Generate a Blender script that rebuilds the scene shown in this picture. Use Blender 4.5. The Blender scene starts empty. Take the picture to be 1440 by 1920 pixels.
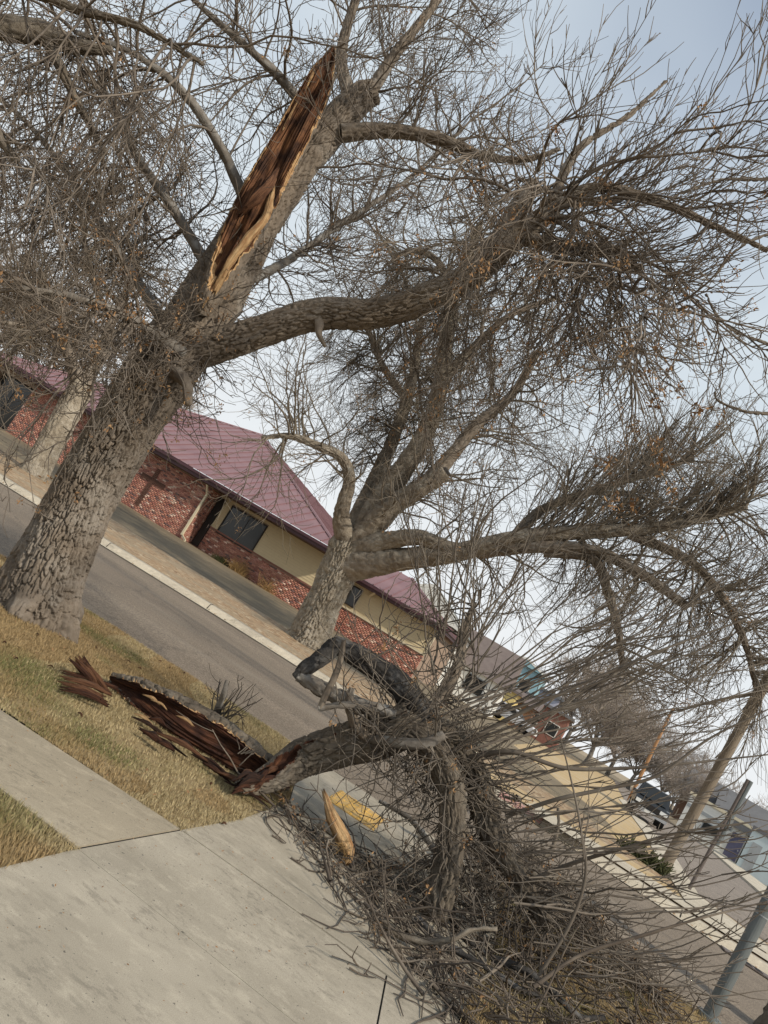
import bpy, math, random
import numpy as np
rng = np.random.default_rng(7); random.seed(7)
scene = bpy.context.scene
C = scene.collection
R = math.radians

# ------------------------------------------------------------------ camera
F, PITCH, ROLL, CZ = 1450.0, R(7.5), R(31.0), 1.6      # focal length in photo pixels (1440 x 1920)
cam_d = bpy.data.cameras.new('camera'); cam = bpy.data.objects.new('camera', cam_d); C.objects.link(cam)
cam_d.sensor_fit = 'VERTICAL'; cam_d.sensor_height = 36.0; cam_d.lens = 36.0*F/1920.0
cam_d.clip_end = 3000; cam_d.clip_start = 0.05
from mathutils import Matrix, Vector
cam.matrix_world = Matrix.Translation((0, 0, CZ)) @ Matrix.Rotation(R(90)+PITCH, 4, 'X') @ Matrix.Rotation(ROLL, 4, 'Z')
scene.camera = cam
# ------------------------------------------------------------------ sky, sun, exposure
SUN_EL, SUN_AZ = R(40), R(-42)       # azimuth measured from +X, negative = towards the camera side
sdir = Vector((math.cos(SUN_EL)*math.cos(SUN_AZ), math.cos(SUN_EL)*math.sin(SUN_AZ), math.sin(SUN_EL)))
w = bpy.data.worlds.new('World'); scene.world = w; w.use_nodes = True
nt = w.node_tree; nt.nodes.clear()
sky = nt.nodes.new('ShaderNodeTexSky'); sky.sky_type = 'NISHITA'; sky.sun_disc = False
sky.sun_elevation = SUN_EL; sky.sun_rotation = math.atan2(sdir.x, sdir.y); sky.dust_density = 1.2; sky.air_density = 1.0
tc = nt.nodes.new('ShaderNodeTexCoord')
mp = nt.nodes.new('ShaderNodeMapping'); mp.inputs['Scale'].default_value = (1.0, 1.0, 2.0)
nz = nt.nodes.new('ShaderNodeTexNoise'); nz.inputs['Scale'].default_value = 1.6; nz.inputs['Detail'].default_value = 3; nz.inputs['Roughness'].default_value = 0.45
cr = nt.nodes.new('ShaderNodeMapRange'); cr.inputs[1].default_value = 0.36; cr.inputs[2].default_value = 0.62; cr.inputs[3].default_value = 0.40; cr.inputs[4].default_value = 0.85
sp = nt.nodes.new('ShaderNodeSeparateXYZ')
hz = nt.nodes.new('ShaderNodeMapRange'); hz.inputs[1].default_value = 0.10; hz.inputs[2].default_value = 0.72; hz.inputs[3].default_value = 0.6; hz.inputs[4].default_value = 0.0
ad = nt.nodes.new('ShaderNodeMath'); ad.operation = 'ADD'; ad.use_clamp = True
mx = nt.nodes.new('ShaderNodeMixRGB'); mx.inputs[2].default_value = (4.35, 4.85, 5.25, 1)
bg = nt.nodes.new('ShaderNodeBackground'); bg.inputs[1].default_value = 0.14
wo = nt.nodes.new('ShaderNodeOutputWorld')
L = nt.links.new
L(tc.outputs['Generated'], mp.inputs[0]); L(mp.outputs[0], nz.inputs['Vector']); L(nz.outputs[0], cr.inputs[0])
L(tc.outputs['Generated'], sp.inputs[0]); L(sp.outputs[2], hz.inputs[0]); L(cr.outputs[0], ad.inputs[0]); L(hz.outputs[0], ad.inputs[1])
mh = nt.nodes.new('ShaderNodeMixRGB'); mh.inputs[2].default_value = (5.9, 6.0, 6.05, 1)
h2_ = nt.nodes.new('ShaderNodeMapRange'); h2_.inputs[1].default_value = 0.0; h2_.inputs[2].default_value = 0.42; h2_.inputs[3].default_value = 0.95; h2_.inputs[4].default_value = 0.0
L(sp.outputs[2], h2_.inputs[0]); L(h2_.outputs[0], mh.inputs[0]); L(mx.outputs[0], mh.inputs[1])
L(sky.outputs[0], mx.inputs[1]); L(ad.outputs[0], mx.inputs[0]); L(mh.outputs[0], bg.inputs[0]); L(bg.outputs[0], wo.inputs[0])
sun_d = bpy.data.lights.new('sun', 'SUN'); sun_d.energy = 3.0; sun_d.angle = R(2.5); sun_d.color = (1.0, 0.91, 0.77)
sun = bpy.data.objects.new('sun', sun_d); C.objects.link(sun)
sun.rotation_euler = sdir.to_track_quat('Z', 'Y').to_euler()
scene.view_settings.view_transform = 'Standard'; scene.view_settings.look = 'None'
scene.view_settings.exposure = 0.15; scene.view_settings.gamma = 1.0
try: scene.view_settings.use_curve_mapping = False
except Exception: pass

# ------------------------------------------------------------------ where things stand
def ray(px, py):
    dx, dy = px-720.0, 960.0-py
    c, s = math.cos(ROLL), math.sin(ROLL)
    u, v = dx*c-dy*s, dx*s+dy*c
    x, z = u/F, v/F
    return np.array([x, math.cos(PITCH)-z*math.sin(PITCH), math.sin(PITCH)+z*math.cos(PITCH)])
def G(px, py, z=0.0):
    d = ray(px, py); t = (z-CZ)/d[2]; return np.array([0, 0, CZ])+d*t
def P(px, py, Y):
    d = ray(px, py); return np.array([0, 0, CZ])+d*(Y/d[1])

# ------------------------------------------------------------------ materials
def newmat(name):
    m = bpy.data.materials.new(name); m.use_nodes = True
    n = m.node_tree.nodes; b = n['Principled BSDF']; b.inputs['Specular IOR Level'].default_value = 0.25
    return m, m.node_tree, b
def ramp(t, fac, stops):
    r = t.nodes.new('ShaderNodeValToRGB'); e = r.color_ramp.elements
    while len(e) < len(stops): e.new(0.5)
    for i, (p, c) in enumerate(stops): e[i].position = p; e[i].color = (*c, 1)
    t.links.new(fac, r.inputs[0]); return r.outputs[0]
def noise(t, scale, detail=4, rough=0.55, vec=None, stretch=None, rot=0.0, out=0):
    n = t.nodes.new('ShaderNodeTexNoise'); n.inputs['Scale'].default_value = scale; n.inputs['Detail'].default_value = detail; n.inputs['Roughness'].default_value = rough
    if vec is None:
        vec = t.nodes.new('ShaderNodeNewGeometry').outputs['Position']
    if stretch or rot:
        m = t.nodes.new('ShaderNodeMapping'); m.inputs['Scale'].default_value = stretch or (1, 1, 1)
        m2 = t.nodes.new('ShaderNodeMapping'); m2.inputs['Rotation'].default_value = (0, 0, rot)
        t.links.new(vec, m2.inputs[0]); t.links.new(m2.outputs[0], m.inputs[0]); vec = m.outputs[0]
    t.links.new(vec, n.inputs['Vector']); return n.outputs[out]
def mix(t, a, b, fac, mode='MIX'):
    m = t.nodes.new('ShaderNodeMixRGB'); m.blend_type = mode
    for i, v in ((0, fac), (1, a), (2, b)):
        if hasattr(v, 'is_output'): t.links.new(v, m.inputs[i])
        elif i == 0: m.inputs[0].default_value = v
        else: m.inputs[i].default_value = (*v, 1)
    return m.outputs[0]
def bump(t, b, h, strength=0.3, dist=0.01):
    n = t.nodes.new('ShaderNodeBump'); n.inputs['Strength'].default_value = strength; n.inputs['Distance'].default_value = dist
    t.links.new(h, n.inputs['Height']); t.links.new(n.outputs[0], b.inputs['Normal'])
M = {}
def simple(name, c1, c2=None, scale=8, rough=0.8, bs=0.0, bscale=60, metal=0.0, spec=0.25, stretch=None, rot=0.0, detail=5, bd=0.01):
    m, t, b = newmat(name); c2 = c2 or tuple(x*0.8 for x in c1)
    b.inputs['Roughness'].default_value = rough; b.inputs['Metallic'].default_value = metal; b.inputs['Specular IOR Level'].default_value = spec
    n = noise(t, scale, detail, 0.6, stretch=stretch, rot=rot)
    t.links.new(ramp(t, n, [(0.3, c1), (0.7, c2)]), b.inputs['Base Color'])
    if bs: bump(t, b, noise(t, bscale, 3, 0.6, stretch=stretch, rot=rot), bs, bd)
    M[name] = m; return m
def three(name, a, b_, c, s1, s2, rough=0.9, bs=0.3, bscale=60, bd=0.01, stretch=None, rot=0.0):
    m, t, b = newmat(name); b.inputs['Roughness'].default_value = rough
    x = ramp(t, noise(t, s1, 5, 0.6, stretch=stretch, rot=rot), [(0.32, a), (0.68, b_)])
    f = ramp(t, noise(t, s2, 4, 0.65), [(0.5, (0, 0, 0)), (0.66, (1, 1, 1))])
    t.links.new(mix(t, x, c, f), b.inputs['Base Color'])
    if bs: bump(t, b, noise(t, bscale, 4, 0.65), bs, bd)
    M[name] = m; return m
three('bark', (0.245, 0.20, 0.155), (0.145, 0.117, 0.09), (0.28, 0.245, 0.205), 5, 2.2, bs=0.6, bscale=90, bd=0.012)
three('bark_pale_lit', (0.45, 0.39, 0.30), (0.25, 0.21, 0.16), (0.50, 0.445, 0.36), 6, 1.7, bs=0.9, bscale=30, bd=0.05)  # pale bark with sunlight on the trunks put into its colour
three('bark_mid', (0.34, 0.29, 0.225), (0.19, 0.155, 0.118), (0.39, 0.345, 0.28), 6, 2.2, bs=0.9, bscale=35, bd=0.04)
three('bark_black', (0.035, 0.032, 0.03), (0.06, 0.055, 0.05), (0.13, 0.125, 0.12), 9, 5, bs=0.8, bscale=60, bd=0.015)
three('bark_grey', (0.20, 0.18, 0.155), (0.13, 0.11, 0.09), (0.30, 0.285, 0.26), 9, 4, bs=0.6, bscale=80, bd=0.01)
three('twig', (0.18, 0.148, 0.118), (0.11, 0.09, 0.071), (0.25, 0.21, 0.17), 4, 1.5, bs=0.0)
three('twig_far', (0.19, 0.158, 0.12), (0.12, 0.098, 0.075), (0.24, 0.205, 0.155), 2, 0.7, bs=0.0)
three('twig_hazed', (0.37, 0.315, 0.27), (0.28, 0.24, 0.205), (0.42, 0.365, 0.32), 1, 0.3, bs=0.0)  # paler twig colour, distance haze put into it
three('twig_fallen', (0.135, 0.108, 0.083), (0.065, 0.052, 0.042), (0.25, 0.21, 0.165), 5, 2.0, bs=0.0)
three('shoot', (0.155, 0.13, 0.104), (0.095, 0.078, 0.062), (0.21, 0.18, 0.146), 4, 2.0, bs=0.0)
three('seed', (0.33, 0.19, 0.09), (0.20, 0.11, 0.055), (0.42, 0.27, 0.14), 14, 6, bs=0.0)
def wood(name, dark, mid, light, axis=(1, 1, 1)):
    m, t, b = newmat(name); b.inputs['Roughness'].default_value = 0.75
    tcn = t.nodes.new('ShaderNodeUVMap')
    n1 = noise(t, 1.0, 6, 0.7, vec=tcn.outputs[0], stretch=(38, 3.2, 1)); n2 = noise(t, 1.0, 4, 0.6, vec=tcn.outputs[0], stretch=(5, 4, 1))
    x = ramp(t, n1, [(0.3, dark), (0.5, mid), (0.74, light)])
    f = ramp(t, n2, [(0.42, (0, 0, 0)), (0.62, (1, 1, 1))])
    t.links.new(mix(t, x, dark, f), b.inputs['Base Color'])
    bump(t, b, n1, 0.9, 0.02); M[name] = m
wood('wood_red', (0.022, 0.009, 0.006), (0.075, 0.028, 0.014), (0.20, 0.085, 0.038))
wood('wood_wound', (0.04, 0.017, 0.009), (0.15, 0.064, 0.028), (0.36, 0.18, 0.08))
wood('wood_rot', (0.012, 0.007, 0.005), (0.045, 0.02, 0.012), (0.13, 0.058, 0.03))
wood('wood_brown', (0.07, 0.03, 0.016), (0.15, 0.068, 0.034), (0.32, 0.165, 0.085))
wood('wood_pale', (0.36, 0.19, 0.085), (0.58, 0.38, 0.19), (0.72, 0.54, 0.32))

def concrete(name, base, dark, light, rot):
    m, t, b = newmat(name); b.inputs['Roughness'].default_value = 0.88
    big = ramp(t, noise(t, 0.9, 5, 0.6, stretch=(0.7, 1.3, 1), rot=rot), [(0.34, dark), (0.52, base), (0.70, light)])
    fleck = ramp(t, noise(t, 15, 6, 0.78, stretch=(0.7, 1.35, 1), rot=rot), [(0.51, (0, 0, 0)), (0.57, (1, 1, 1))])
    zone = ramp(t, noise(t, 1.3, 4, 0.6), [(0.44, (0, 0, 0)), (0.62, (0.75, 0.75, 0.75))])
    x = mix(t, big, tuple(v*0.58 for v in base), mix(t, fleck, zone, 1.0, 'MULTIPLY'))
    pale = ramp(t, noise(t, 7, 6, 0.7, stretch=(0.75, 1.25, 1), rot=rot), [(0.52, (0, 0, 0)), (0.64, (0.55, 0.55, 0.55))])
    x = mix(t, x, tuple(min(.7, v*1.28) for v in base), pale)
    spots = ramp(t, noise(t, 48, 2, 0.5), [(0.69, (0, 0, 0)), (0.72, (0.8, 0.8, 0.8))])
    x = mix(t, x, (0.09, 0.08, 0.07), spots)
    fine = ramp(t, noise(t, 210, 3, 0.75), [(0.3, (0.74, 0.74, 0.74)), (0.7, (1.16, 1.16, 1.16))])
    t.links.new(mix(t, x, fine, 1.0, 'MULTIPLY'), b.inputs['Base Color'])
    bump(t, b, noise(t, 150, 5, 0.75), 0.5, 0.004); M[name] = m
concrete('concrete_drive', (0.395, 0.35, 0.275), (0.315, 0.278, 0.216), (0.455, 0.405, 0.322), R(16))
concrete('concrete_walk', (0.375, 0.32, 0.235), (0.32, 0.272, 0.198), (0.42, 0.362, 0.27), R(-8))
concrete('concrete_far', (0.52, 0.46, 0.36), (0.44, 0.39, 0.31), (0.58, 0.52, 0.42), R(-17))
def asphalt(name, a, b_, s):
    m, t, b = newmat(name); b.inputs['Roughness'].default_value = 0.9
    big = ramp(t, noise(t, 0.5, 4, 0.6, stretch=(0.25, 1.7, 1), rot=R(15)), [(0.35, a), (0.65, b_)])
    sp_ = ramp(t, noise(t, s, 2, 0.6), [(0.36, (0.62, 0.62, 0.62)), (0.66, (1.35, 1.33, 1.3))])
    x = mix(t, big, sp_, 1.0, 'MULTIPLY')
    vo = t.nodes.new('ShaderNodeTexVoronoi'); vo.feature = 'DISTANCE_TO_EDGE'; vo.inputs['Scale'].default_value = 0.33
    wv = noise(t, 1.6, 6, 0.75, out=1); pos = t.nodes.new('ShaderNodeNewGeometry').outputs['Position']
    t.links.new(mix(t, pos, wv, 0.9, 'ADD'), vo.inputs['Vector'])
    x = mix(t, x, (0.075, 0.065, 0.055), ramp(t, vo.outputs[0], [(0.0, (0.8, 0.8, 0.8)), (0.006, (0, 0, 0))]))
    x = mix(t, x, (0.28, 0.24, 0.19), ramp(t, noise(t, 0.9, 5, 0.7, stretch=(0.3, 1.2, 1), rot=R(15)), [(0.55, (0, 0, 0)), (0.72, (0.5, 0.5, 0.5))]))
    t.links.new(x, b.inputs['Base Color'])
    bump(t, b, noise(t, s, 3, 0.6), 0.5, 0.012); M[name] = m
asphalt('asphalt', (0.188, 0.153, 0.118), (0.235, 0.192, 0.148), 42)
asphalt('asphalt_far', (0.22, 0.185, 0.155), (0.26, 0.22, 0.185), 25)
m, t, b = newmat('turf'); b.inputs['Roughness'].default_value = 0.95
x = ramp(t, noise(t, 1.6, 5, 0.6), [(0.3, (0.275, 0.20, 0.10)), (0.5, (0.34, 0.255, 0.135)), (0.7, (0.29, 0.22, 0.11))])
x = mix(t, x, (0.12, 0.08, 0.045), ramp(t, noise(t, 22, 4, 0.7), [(0.52, (0, 0, 0)), (0.7, (1, 1, 1))]))
t.links.new(x, b.inputs['Base Color']); bump(t, b, noise(t, 60, 4, 0.7), 0.8, 0.02); M['turf'] = m
m, t, b = newmat('grass_blade'); b.inputs['Roughness'].default_value = 0.7
at = t.nodes.new('ShaderNodeAttribute'); at.attribute_name = 'tint'
t.links.new(at.outputs['Color'], b.inputs['Base Color']); M['grass_blade'] = m
m, t, b = newmat('brick'); b.inputs['Roughness'].default_value = 0.9
at = t.nodes.new('ShaderNodeAttribute'); at.attribute_name = 'tint'
t.links.new(mix(t, at.outputs['Color'], ramp(t, noise(t, 30, 3, 0.6), [(0.3, (0.8, 0.8, 0.8)), (0.7, (1.15, 1.15, 1.15))]), 1.0, 'MULTIPLY'), b.inputs['Base Color']); M['brick'] = m
three('bark_shaded', (0.175, 0.145, 0.11), (0.095, 0.077, 0.06), (0.22, 0.19, 0.15), 6, 3, bs=0.6, bscale=90, bd=0.012)  # darker copy of bark, shade under the thicket put into its colour
simple('mortar', (0.36, 0.27, 0.20), (0.28, 0.20, 0.15), 12)
m, t, b = newmat('gravel'); b.inputs['Roughness'].default_value = 0.95
v = t.nodes.new('ShaderNodeTexVoronoi'); v.inputs['Scale'].default_value = 9
t.links.new(t.nodes.new('ShaderNodeNewGeometry').outputs['Position'], v.inputs['Vector'])
x = ramp(t, v.outputs['Color'], [(0.1, (0.20, 0.13, 0.075)), (0.4, (0.40, 0.29, 0.18)), (0.65, (0.30, 0.19, 0.105)), (0.9, (0.50, 0.42, 0.30))])
x = mix(t, x, (0.31, 0.25, 0.17), ramp(t, noise(t, 0.8, 4, 0.6), [(0.45, (0, 0, 0)), (0.65, (0.8, 0.8, 0.8))]))
t.links.new(x, b.inputs['Base Color']); bump(t, b, v.outputs['Distance'], 0.7, 0.03); M['gravel'] = m
three('dead_lawn', (0.225, 0.18, 0.12), (0.165, 0.132, 0.088), (0.29, 0.225, 0.14), 0.7, 0.9, bs=0.9, bscale=14, bd=0.04, stretch=(0.35, 2.2, 1), rot=R(17))
three('dry_lawn', (0.50, 0.37, 0.20), (0.42, 0.30, 0.155), (0.48, 0.39, 0.27), 0.9, 0.6, bs=0.6, bscale=6, bd=0.05)
three('far_ground', (0.36, 0.28, 0.18), (0.28, 0.22, 0.145), (0.33, 0.28, 0.21), 0.1, 0.05, bs=0.3, bscale=3, bd=0.05)
simple('siding', (0.66, 0.55, 0.35), (0.62, 0.51, 0.32), 5, 0.6)
simple('trim_cream', (0.70, 0.62, 0.45), (0.64, 0.56, 0.40), 6, 0.5)
simple('roof_maroon', (0.265, 0.152, 0.156), (0.20, 0.108, 0.114), 0.55, 0.5, spec=0.4, stretch=(1, 1, 3), detail=8)
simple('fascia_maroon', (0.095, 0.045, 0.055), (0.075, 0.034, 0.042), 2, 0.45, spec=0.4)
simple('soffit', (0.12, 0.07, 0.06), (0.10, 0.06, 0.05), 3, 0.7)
simple('frame_dark', (0.03, 0.026, 0.024), (0.022, 0.02, 0.018), 8, 0.5)
m, t, b = newmat('glass_dark'); b.inputs['Base Color'].default_value = (0.018, 0.02, 0.02, 1); b.inputs['Roughness'].default_value = 0.12; b.inputs['Specular IOR Level'].default_value = 0.5; M['glass_dark'] = m
simple('galvanised', (0.19, 0.21, 0.21), (0.13, 0.145, 0.145), 9, 0.5, metal=0.35, spec=0.5, stretch=(1, 1, 0.25))
simple('pole_wood', (0.25, 0.205, 0.155), (0.17, 0.14, 0.105), 14, 0.9, 0.5, 30, stretch=(3, 3, 0.2))
simple('pole_lit_orange', (0.40, 0.22, 0.105), (0.32, 0.17, 0.08), 8, 0.8, stretch=(3, 3, 0.3))  # orange light falling on the wood is put into its colour
simple('paint_yellow', (0.74, 0.43, 0.07), (0.42, 0.31, 0.17), 16, 0.6, 0.2, 60)
simple('paint_red', (0.48, 0.22, 0.20), (0.46, 0.34, 0.28), 7, 0.75)
simple('drain_dark', (0.012, 0.011, 0.011), None, 5, 0.8)
simple('iron', (0.15, 0.125, 0.115), (0.12, 0.10, 0.09), 14, 0.7)
simple('white_wall', (0.74, 0.73, 0.68), (0.70, 0.69, 0.64), 1.5, 0.7)
simple('band_grey', (0.36, 0.38, 0.39), None, 2, 0.6)
simple('door_blue', (0.12, 0.12, 0.19), None, 2, 0.5)  # door colour dulled to stand in for distance haze
simple('pale_blue', (0.52, 0.60, 0.62), (0.48, 0.56, 0.58), 2, 0.5)
simple('slate', (0.16, 0.16, 0.165), (0.13, 0.13, 0.135), 1.5, 0.8)
simple('shingle_grey', (0.19, 0.20, 0.185), (0.145, 0.15, 0.14), 2, 0.9)
simple('shingle_brown', (0.19, 0.155, 0.14), (0.15, 0.12, 0.11), 2, 0.9)
simple('teal', (0.30, 0.47, 0.52), (0.26, 0.42, 0.47), 1, 0.6)  # teal desaturated, haze over the far houses put into the colour
simple('lavender', (0.45, 0.44, 0.52), (0.40, 0.39, 0.46), 1, 0.6)
simple('yellow_wall', (0.78, 0.62, 0.27), (0.72, 0.56, 0.24), 1, 0.7)
simple('far_brick', (0.27, 0.13, 0.10), (0.22, 0.105, 0.08), 3, 0.9)
simple('cross_brick', (0.14, 0.072, 0.052), (0.10, 0.055, 0.042), 9, 0.9)
simple('brown_wall', (0.20, 0.12, 0.08), (0.16, 0.09, 0.06), 2, 0.8)
simple('car_black', (0.02, 0.022, 0.024), None, 3, 0.25, spec=0.6)
simple('car_white', (0.66, 0.67, 0.70), None, 3, 0.3, spec=0.5)
simple('tyre', (0.015, 0.015, 0.015), None, 9, 0.8)
simple('chrome', (0.55, 0.56, 0.57), None, 3, 0.25, metal=0.8)
m, t, b = newmat('lamp_glass'); b.inputs['Base Color'].default_value = (0.75, 0.76, 0.74, 1); b.inputs['Roughness'].default_value = 0.15; M['lamp_glass'] = m
simple('shrub_green', (0.055, 0.062, 0.026), (0.085, 0.085, 0.035), 12, 0.8)
simple('straw', (0.40, 0.26, 0.11), (0.32, 0.20, 0.085), 9, 0.85)

# ------------------------------------------------------------------ objects
def tag(o, label, cat, group=None):
    o['label'] = label; o['category'] = cat
    if group: o['group'] = group
    return o
def thing(name, label, cat, loc=(0, 0, 0), group=None, rotz=0.0):
    o = bpy.data.objects.new(name, None); C.objects.link(o); o.empty_display_size = 0.2
    o.location = loc; o.rotation_euler = (0, 0, rotz); return tag(o, label, cat, group)
def mesh_data(name, verts, faces, uv=None, tint=None, smooth=False):
    """faces: list of int arrays (n,3)/(n,4) or python list of index lists"""
    verts = np.asarray(verts, dtype=np.float32)
    me = bpy.data.meshes.new(name)
    if isinstance(faces, list) and faces and not isinstance(faces[0], np.ndarray):
        me.from_pydata([tuple(map(float, v)) for v in verts], [], [tuple(f) for f in faces])
    else:
        if isinstance(faces, np.ndarray): faces = [faces]
        loops = np.concatenate([f.reshape(-1) for f in faces]).astype(np.int32)
        tot = np.concatenate([np.full(len(f), f.shape[1], dtype=np.int32) for f in faces])
        start = np.concatenate([[0], np.cumsum(tot)[:-1]]).astype(np.int32)
        me.vertices.add(len(verts)); me.vertices.foreach_set('co', verts.reshape(-1))
        me.loops.add(len(loops)); me.loops.foreach_set('vertex_index', loops)
        me.polygons.add(len(tot)); me.polygons.foreach_set('loop_start', start); me.polygons.foreach_set('loop_total', tot)
        if uv is not None:
            ul = me.uv_layers.new(name='UVMap'); ul.data.foreach_set('uv', np.asarray(uv, dtype=np.float32)[loops].reshape(-1))
        me.update(calc_edges=True)
    if tint is not None:
        a = me.color_attributes.new('tint', 'FLOAT_COLOR', 'POINT')
        c = np.ones((len(verts), 4), dtype=np.float32); c[:, :3] = tint
        a.data.foreach_set('color', c.reshape(-1))
    if smooth: me.polygons.foreach_set('use_smooth', np.ones(len(me.polygons), dtype=bool))
    me.validate(); return me
def obj(name, verts, faces, mat, parent=None, kind=None, local=False, **kw):
    me = mesh_data(name, verts, faces, **kw); me.materials.append(M[mat])
    o = bpy.data.objects.new(name, me); C.objects.link(o)
    if parent is not None:
        o.parent = parent
        if not local:
            o.matrix_parent_inverse = root_matrix(parent).inverted()
    if kind: o['kind'] = kind
    return o
def root_matrix(o):
    mt = Matrix.Translation(o.location) @ o.rotation_euler.to_matrix().to_4x4()
    if o.parent is not None: mt = root_matrix(o.parent) @ o.matrix_parent_inverse @ mt
    return mt
class MB:
    def __init__(s): s.v = []; s.f = []
    def add(s, v, f):
        k = len(s.v); s.v += [tuple(map(float, p)) for p in v]; s.f += [[i+k for i in q] for q in f]; return s
    def box(s, x0, x1, y0, y1, z0, z1):
        return s.add([(x0, y0, z0), (x1, y0, z0), (x1, y1, z0), (x0, y1, z0), (x0, y0, z1), (x1, y0, z1), (x1, y1, z1), (x0, y1, z1)],
                     [(0, 3, 2, 1), (4, 5, 6, 7), (0, 1, 5, 4), (1, 2, 6, 5), (2, 3, 7, 6), (3, 0, 4, 7)])
    def prism(s, poly, z0, z1):
        n = len(poly)
        return s.add([(p[0], p[1], z0) for p in poly]+[(p[0], p[1], z1) for p in poly],
                     [list(range(n))[::-1], list(range(n, 2*n))]+[(i, (i+1) % n, n+(i+1) % n, n+i) for i in range(n)])
    def hexa(s, b, t):
        return s.add(list(b)+list(t), [(0, 3, 2, 1), (4, 5, 6, 7), (0, 1, 5, 4), (1, 2, 6, 5), (2, 3, 7, 6), (3, 0, 4, 7)])
    def cyl(s, p0, p1, r0, r1=None, n=12):
        r1 = r0 if r1 is None else r1; p0 = np.array(p0, float); p1 = np.array(p1, float); d = p1-p0; d /= np.linalg.norm(d)
        a = np.cross(d, (0, 0, 1) if abs(d[2]) < 0.9 else (1, 0, 0)); a /= np.linalg.norm(a); c = np.cross(d, a)
        ring = [(math.cos(2*math.pi*i/n), math.sin(2*math.pi*i/n)) for i in range(n)]
        v = [p0+r0*(x*a+y*c) for x, y in ring]+[p1+r1*(x*a+y*c) for x, y in ring]
        return s.add(v, [list(range(n))[::-1], list(range(n, 2*n))]+[(i, (i+1) % n, n+(i+1) % n, n+i) for i in range(n)])
    def obj(s, name, mat, parent=None, kind=None, local=False): return obj(name, s.v, s.f, mat, parent, kind, local)
    def xf(s, o, e1, e2):     # local (a, b, z) frame to the world
        s.v = [tuple(o+p[0]*e1+p[1]*e2+np.array([0, 0, p[2]])) for p in s.v]; return s

# noise in numpy -------------------------------------------------------
def hash3(i, j, k, s=0):
    h = (i.astype(np.int64)*374761393+j.astype(np.int64)*668265263+k.astype(np.int64)*2147483647+s*974634221) & 0xffffffff
    h = ((h ^ (h >> 13))*1274126177) & 0xffffffff; h = ((h ^ (h >> 16))*2246822519) & 0xffffffff
    return ((h ^ (h >> 15)) & 0xffffff)/float(0x1000000)
def vnoise(p, s=0):
    f = np.floor(p); u = p-f; u = u*u*(3-2*u); f = f.astype(np.int64); r = 0
    for dx in (0, 1):
        for dy in (0, 1):
            for dz in (0, 1):
                wgt = (u[..., 0] if dx else 1-u[..., 0])*(u[..., 1] if dy else 1-u[..., 1])*(u[..., 2] if dz else 1-u[..., 2])
                r = r+wgt*hash3(f[..., 0]+dx, f[..., 1]+dy, f[..., 2]+dz, s)
    return r
def fbm(p, o=3, s=0):
    r = 0; a = 0.5; t_ = 0
    for i in range(o): r = r+a*vnoise(p*2**i, s+i); t_ += a; a *= 0.5
    return r/t_
def voro(p, s=0):
    f = np.floor(p).astype(np.int64); d1 = np.full(p.shape[:-1], 9.0); d2 = d1.copy()
    for dx in (-1, 0, 1):
        for dy in (-1, 0, 1):
            for dz in (-1, 0, 1):
                c = f+np.array([dx, dy, dz])
                q = np.stack([c[..., i]+hash3(c[..., 0], c[..., 1], c[..., 2], s+i) for i in range(3)], -1)
                d = np.linalg.norm(q-p, axis=-1); n1 = np.minimum(d1, d); d2 = np.minimum(d2, np.maximum(d1, d)); d1 = n1
    return d1, d2

# limbs ------------------------------------------------------------------
def smooth_path(pts, rad, ds):
    pts = np.asarray(pts, float); rad = np.asarray(rad, float)
    seg = np.linalg.norm(np.diff(pts, axis=0), axis=1); n = max(4, int(seg.sum()/ds)+1)
    s = np.concatenate([[0], np.cumsum(seg)]); q = np.linspace(0, s[-1], n)
    ext = np.vstack([2*pts[0]-pts[1], pts, 2*pts[-1]-pts[-2]])
    i = np.clip(np.searchsorted(s, q, 'right')-1, 0, len(pts)-2); t_ = ((q-s[i])/seg[i])[:, None]
    p0, p1, p2, p3 = ext[i], ext[i+1], ext[i+2], ext[i+3]
    out = 0.5*((2*p1)+(-p0+p2)*t_+(2*p0-5*p1+4*p2-p3)*t_**2+(-p0+3*p1-3*p2+p3)*t_**3)
    return out, np.interp(q, s, rad), q
def frames(path, ref=None):
    tan = np.gradient(path, axis=0); tan /= np.linalg.norm(tan, axis=1)[:, None]
    a = np.zeros_like(tan); v = np.array(ref if ref is not None else (0.31, -0.9, 0.2), float)
    for i in range(len(path)):
        v = v-np.dot(v, tan[i])*tan[i]; v /= np.linalg.norm(v); a[i] = v
    return tan, a, np.cross(tan, a)
def grid_faces(n, m, wrap=True):
    i = np.arange(n-1)[:, None]; j = np.arange(m if wrap else m-1)[None, :]; k = (j+1) % m
    return np.stack([i*m+j, i*m+k, (i+1)*m+k, (i+1)*m+j], -1).reshape(-1, 4)
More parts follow.
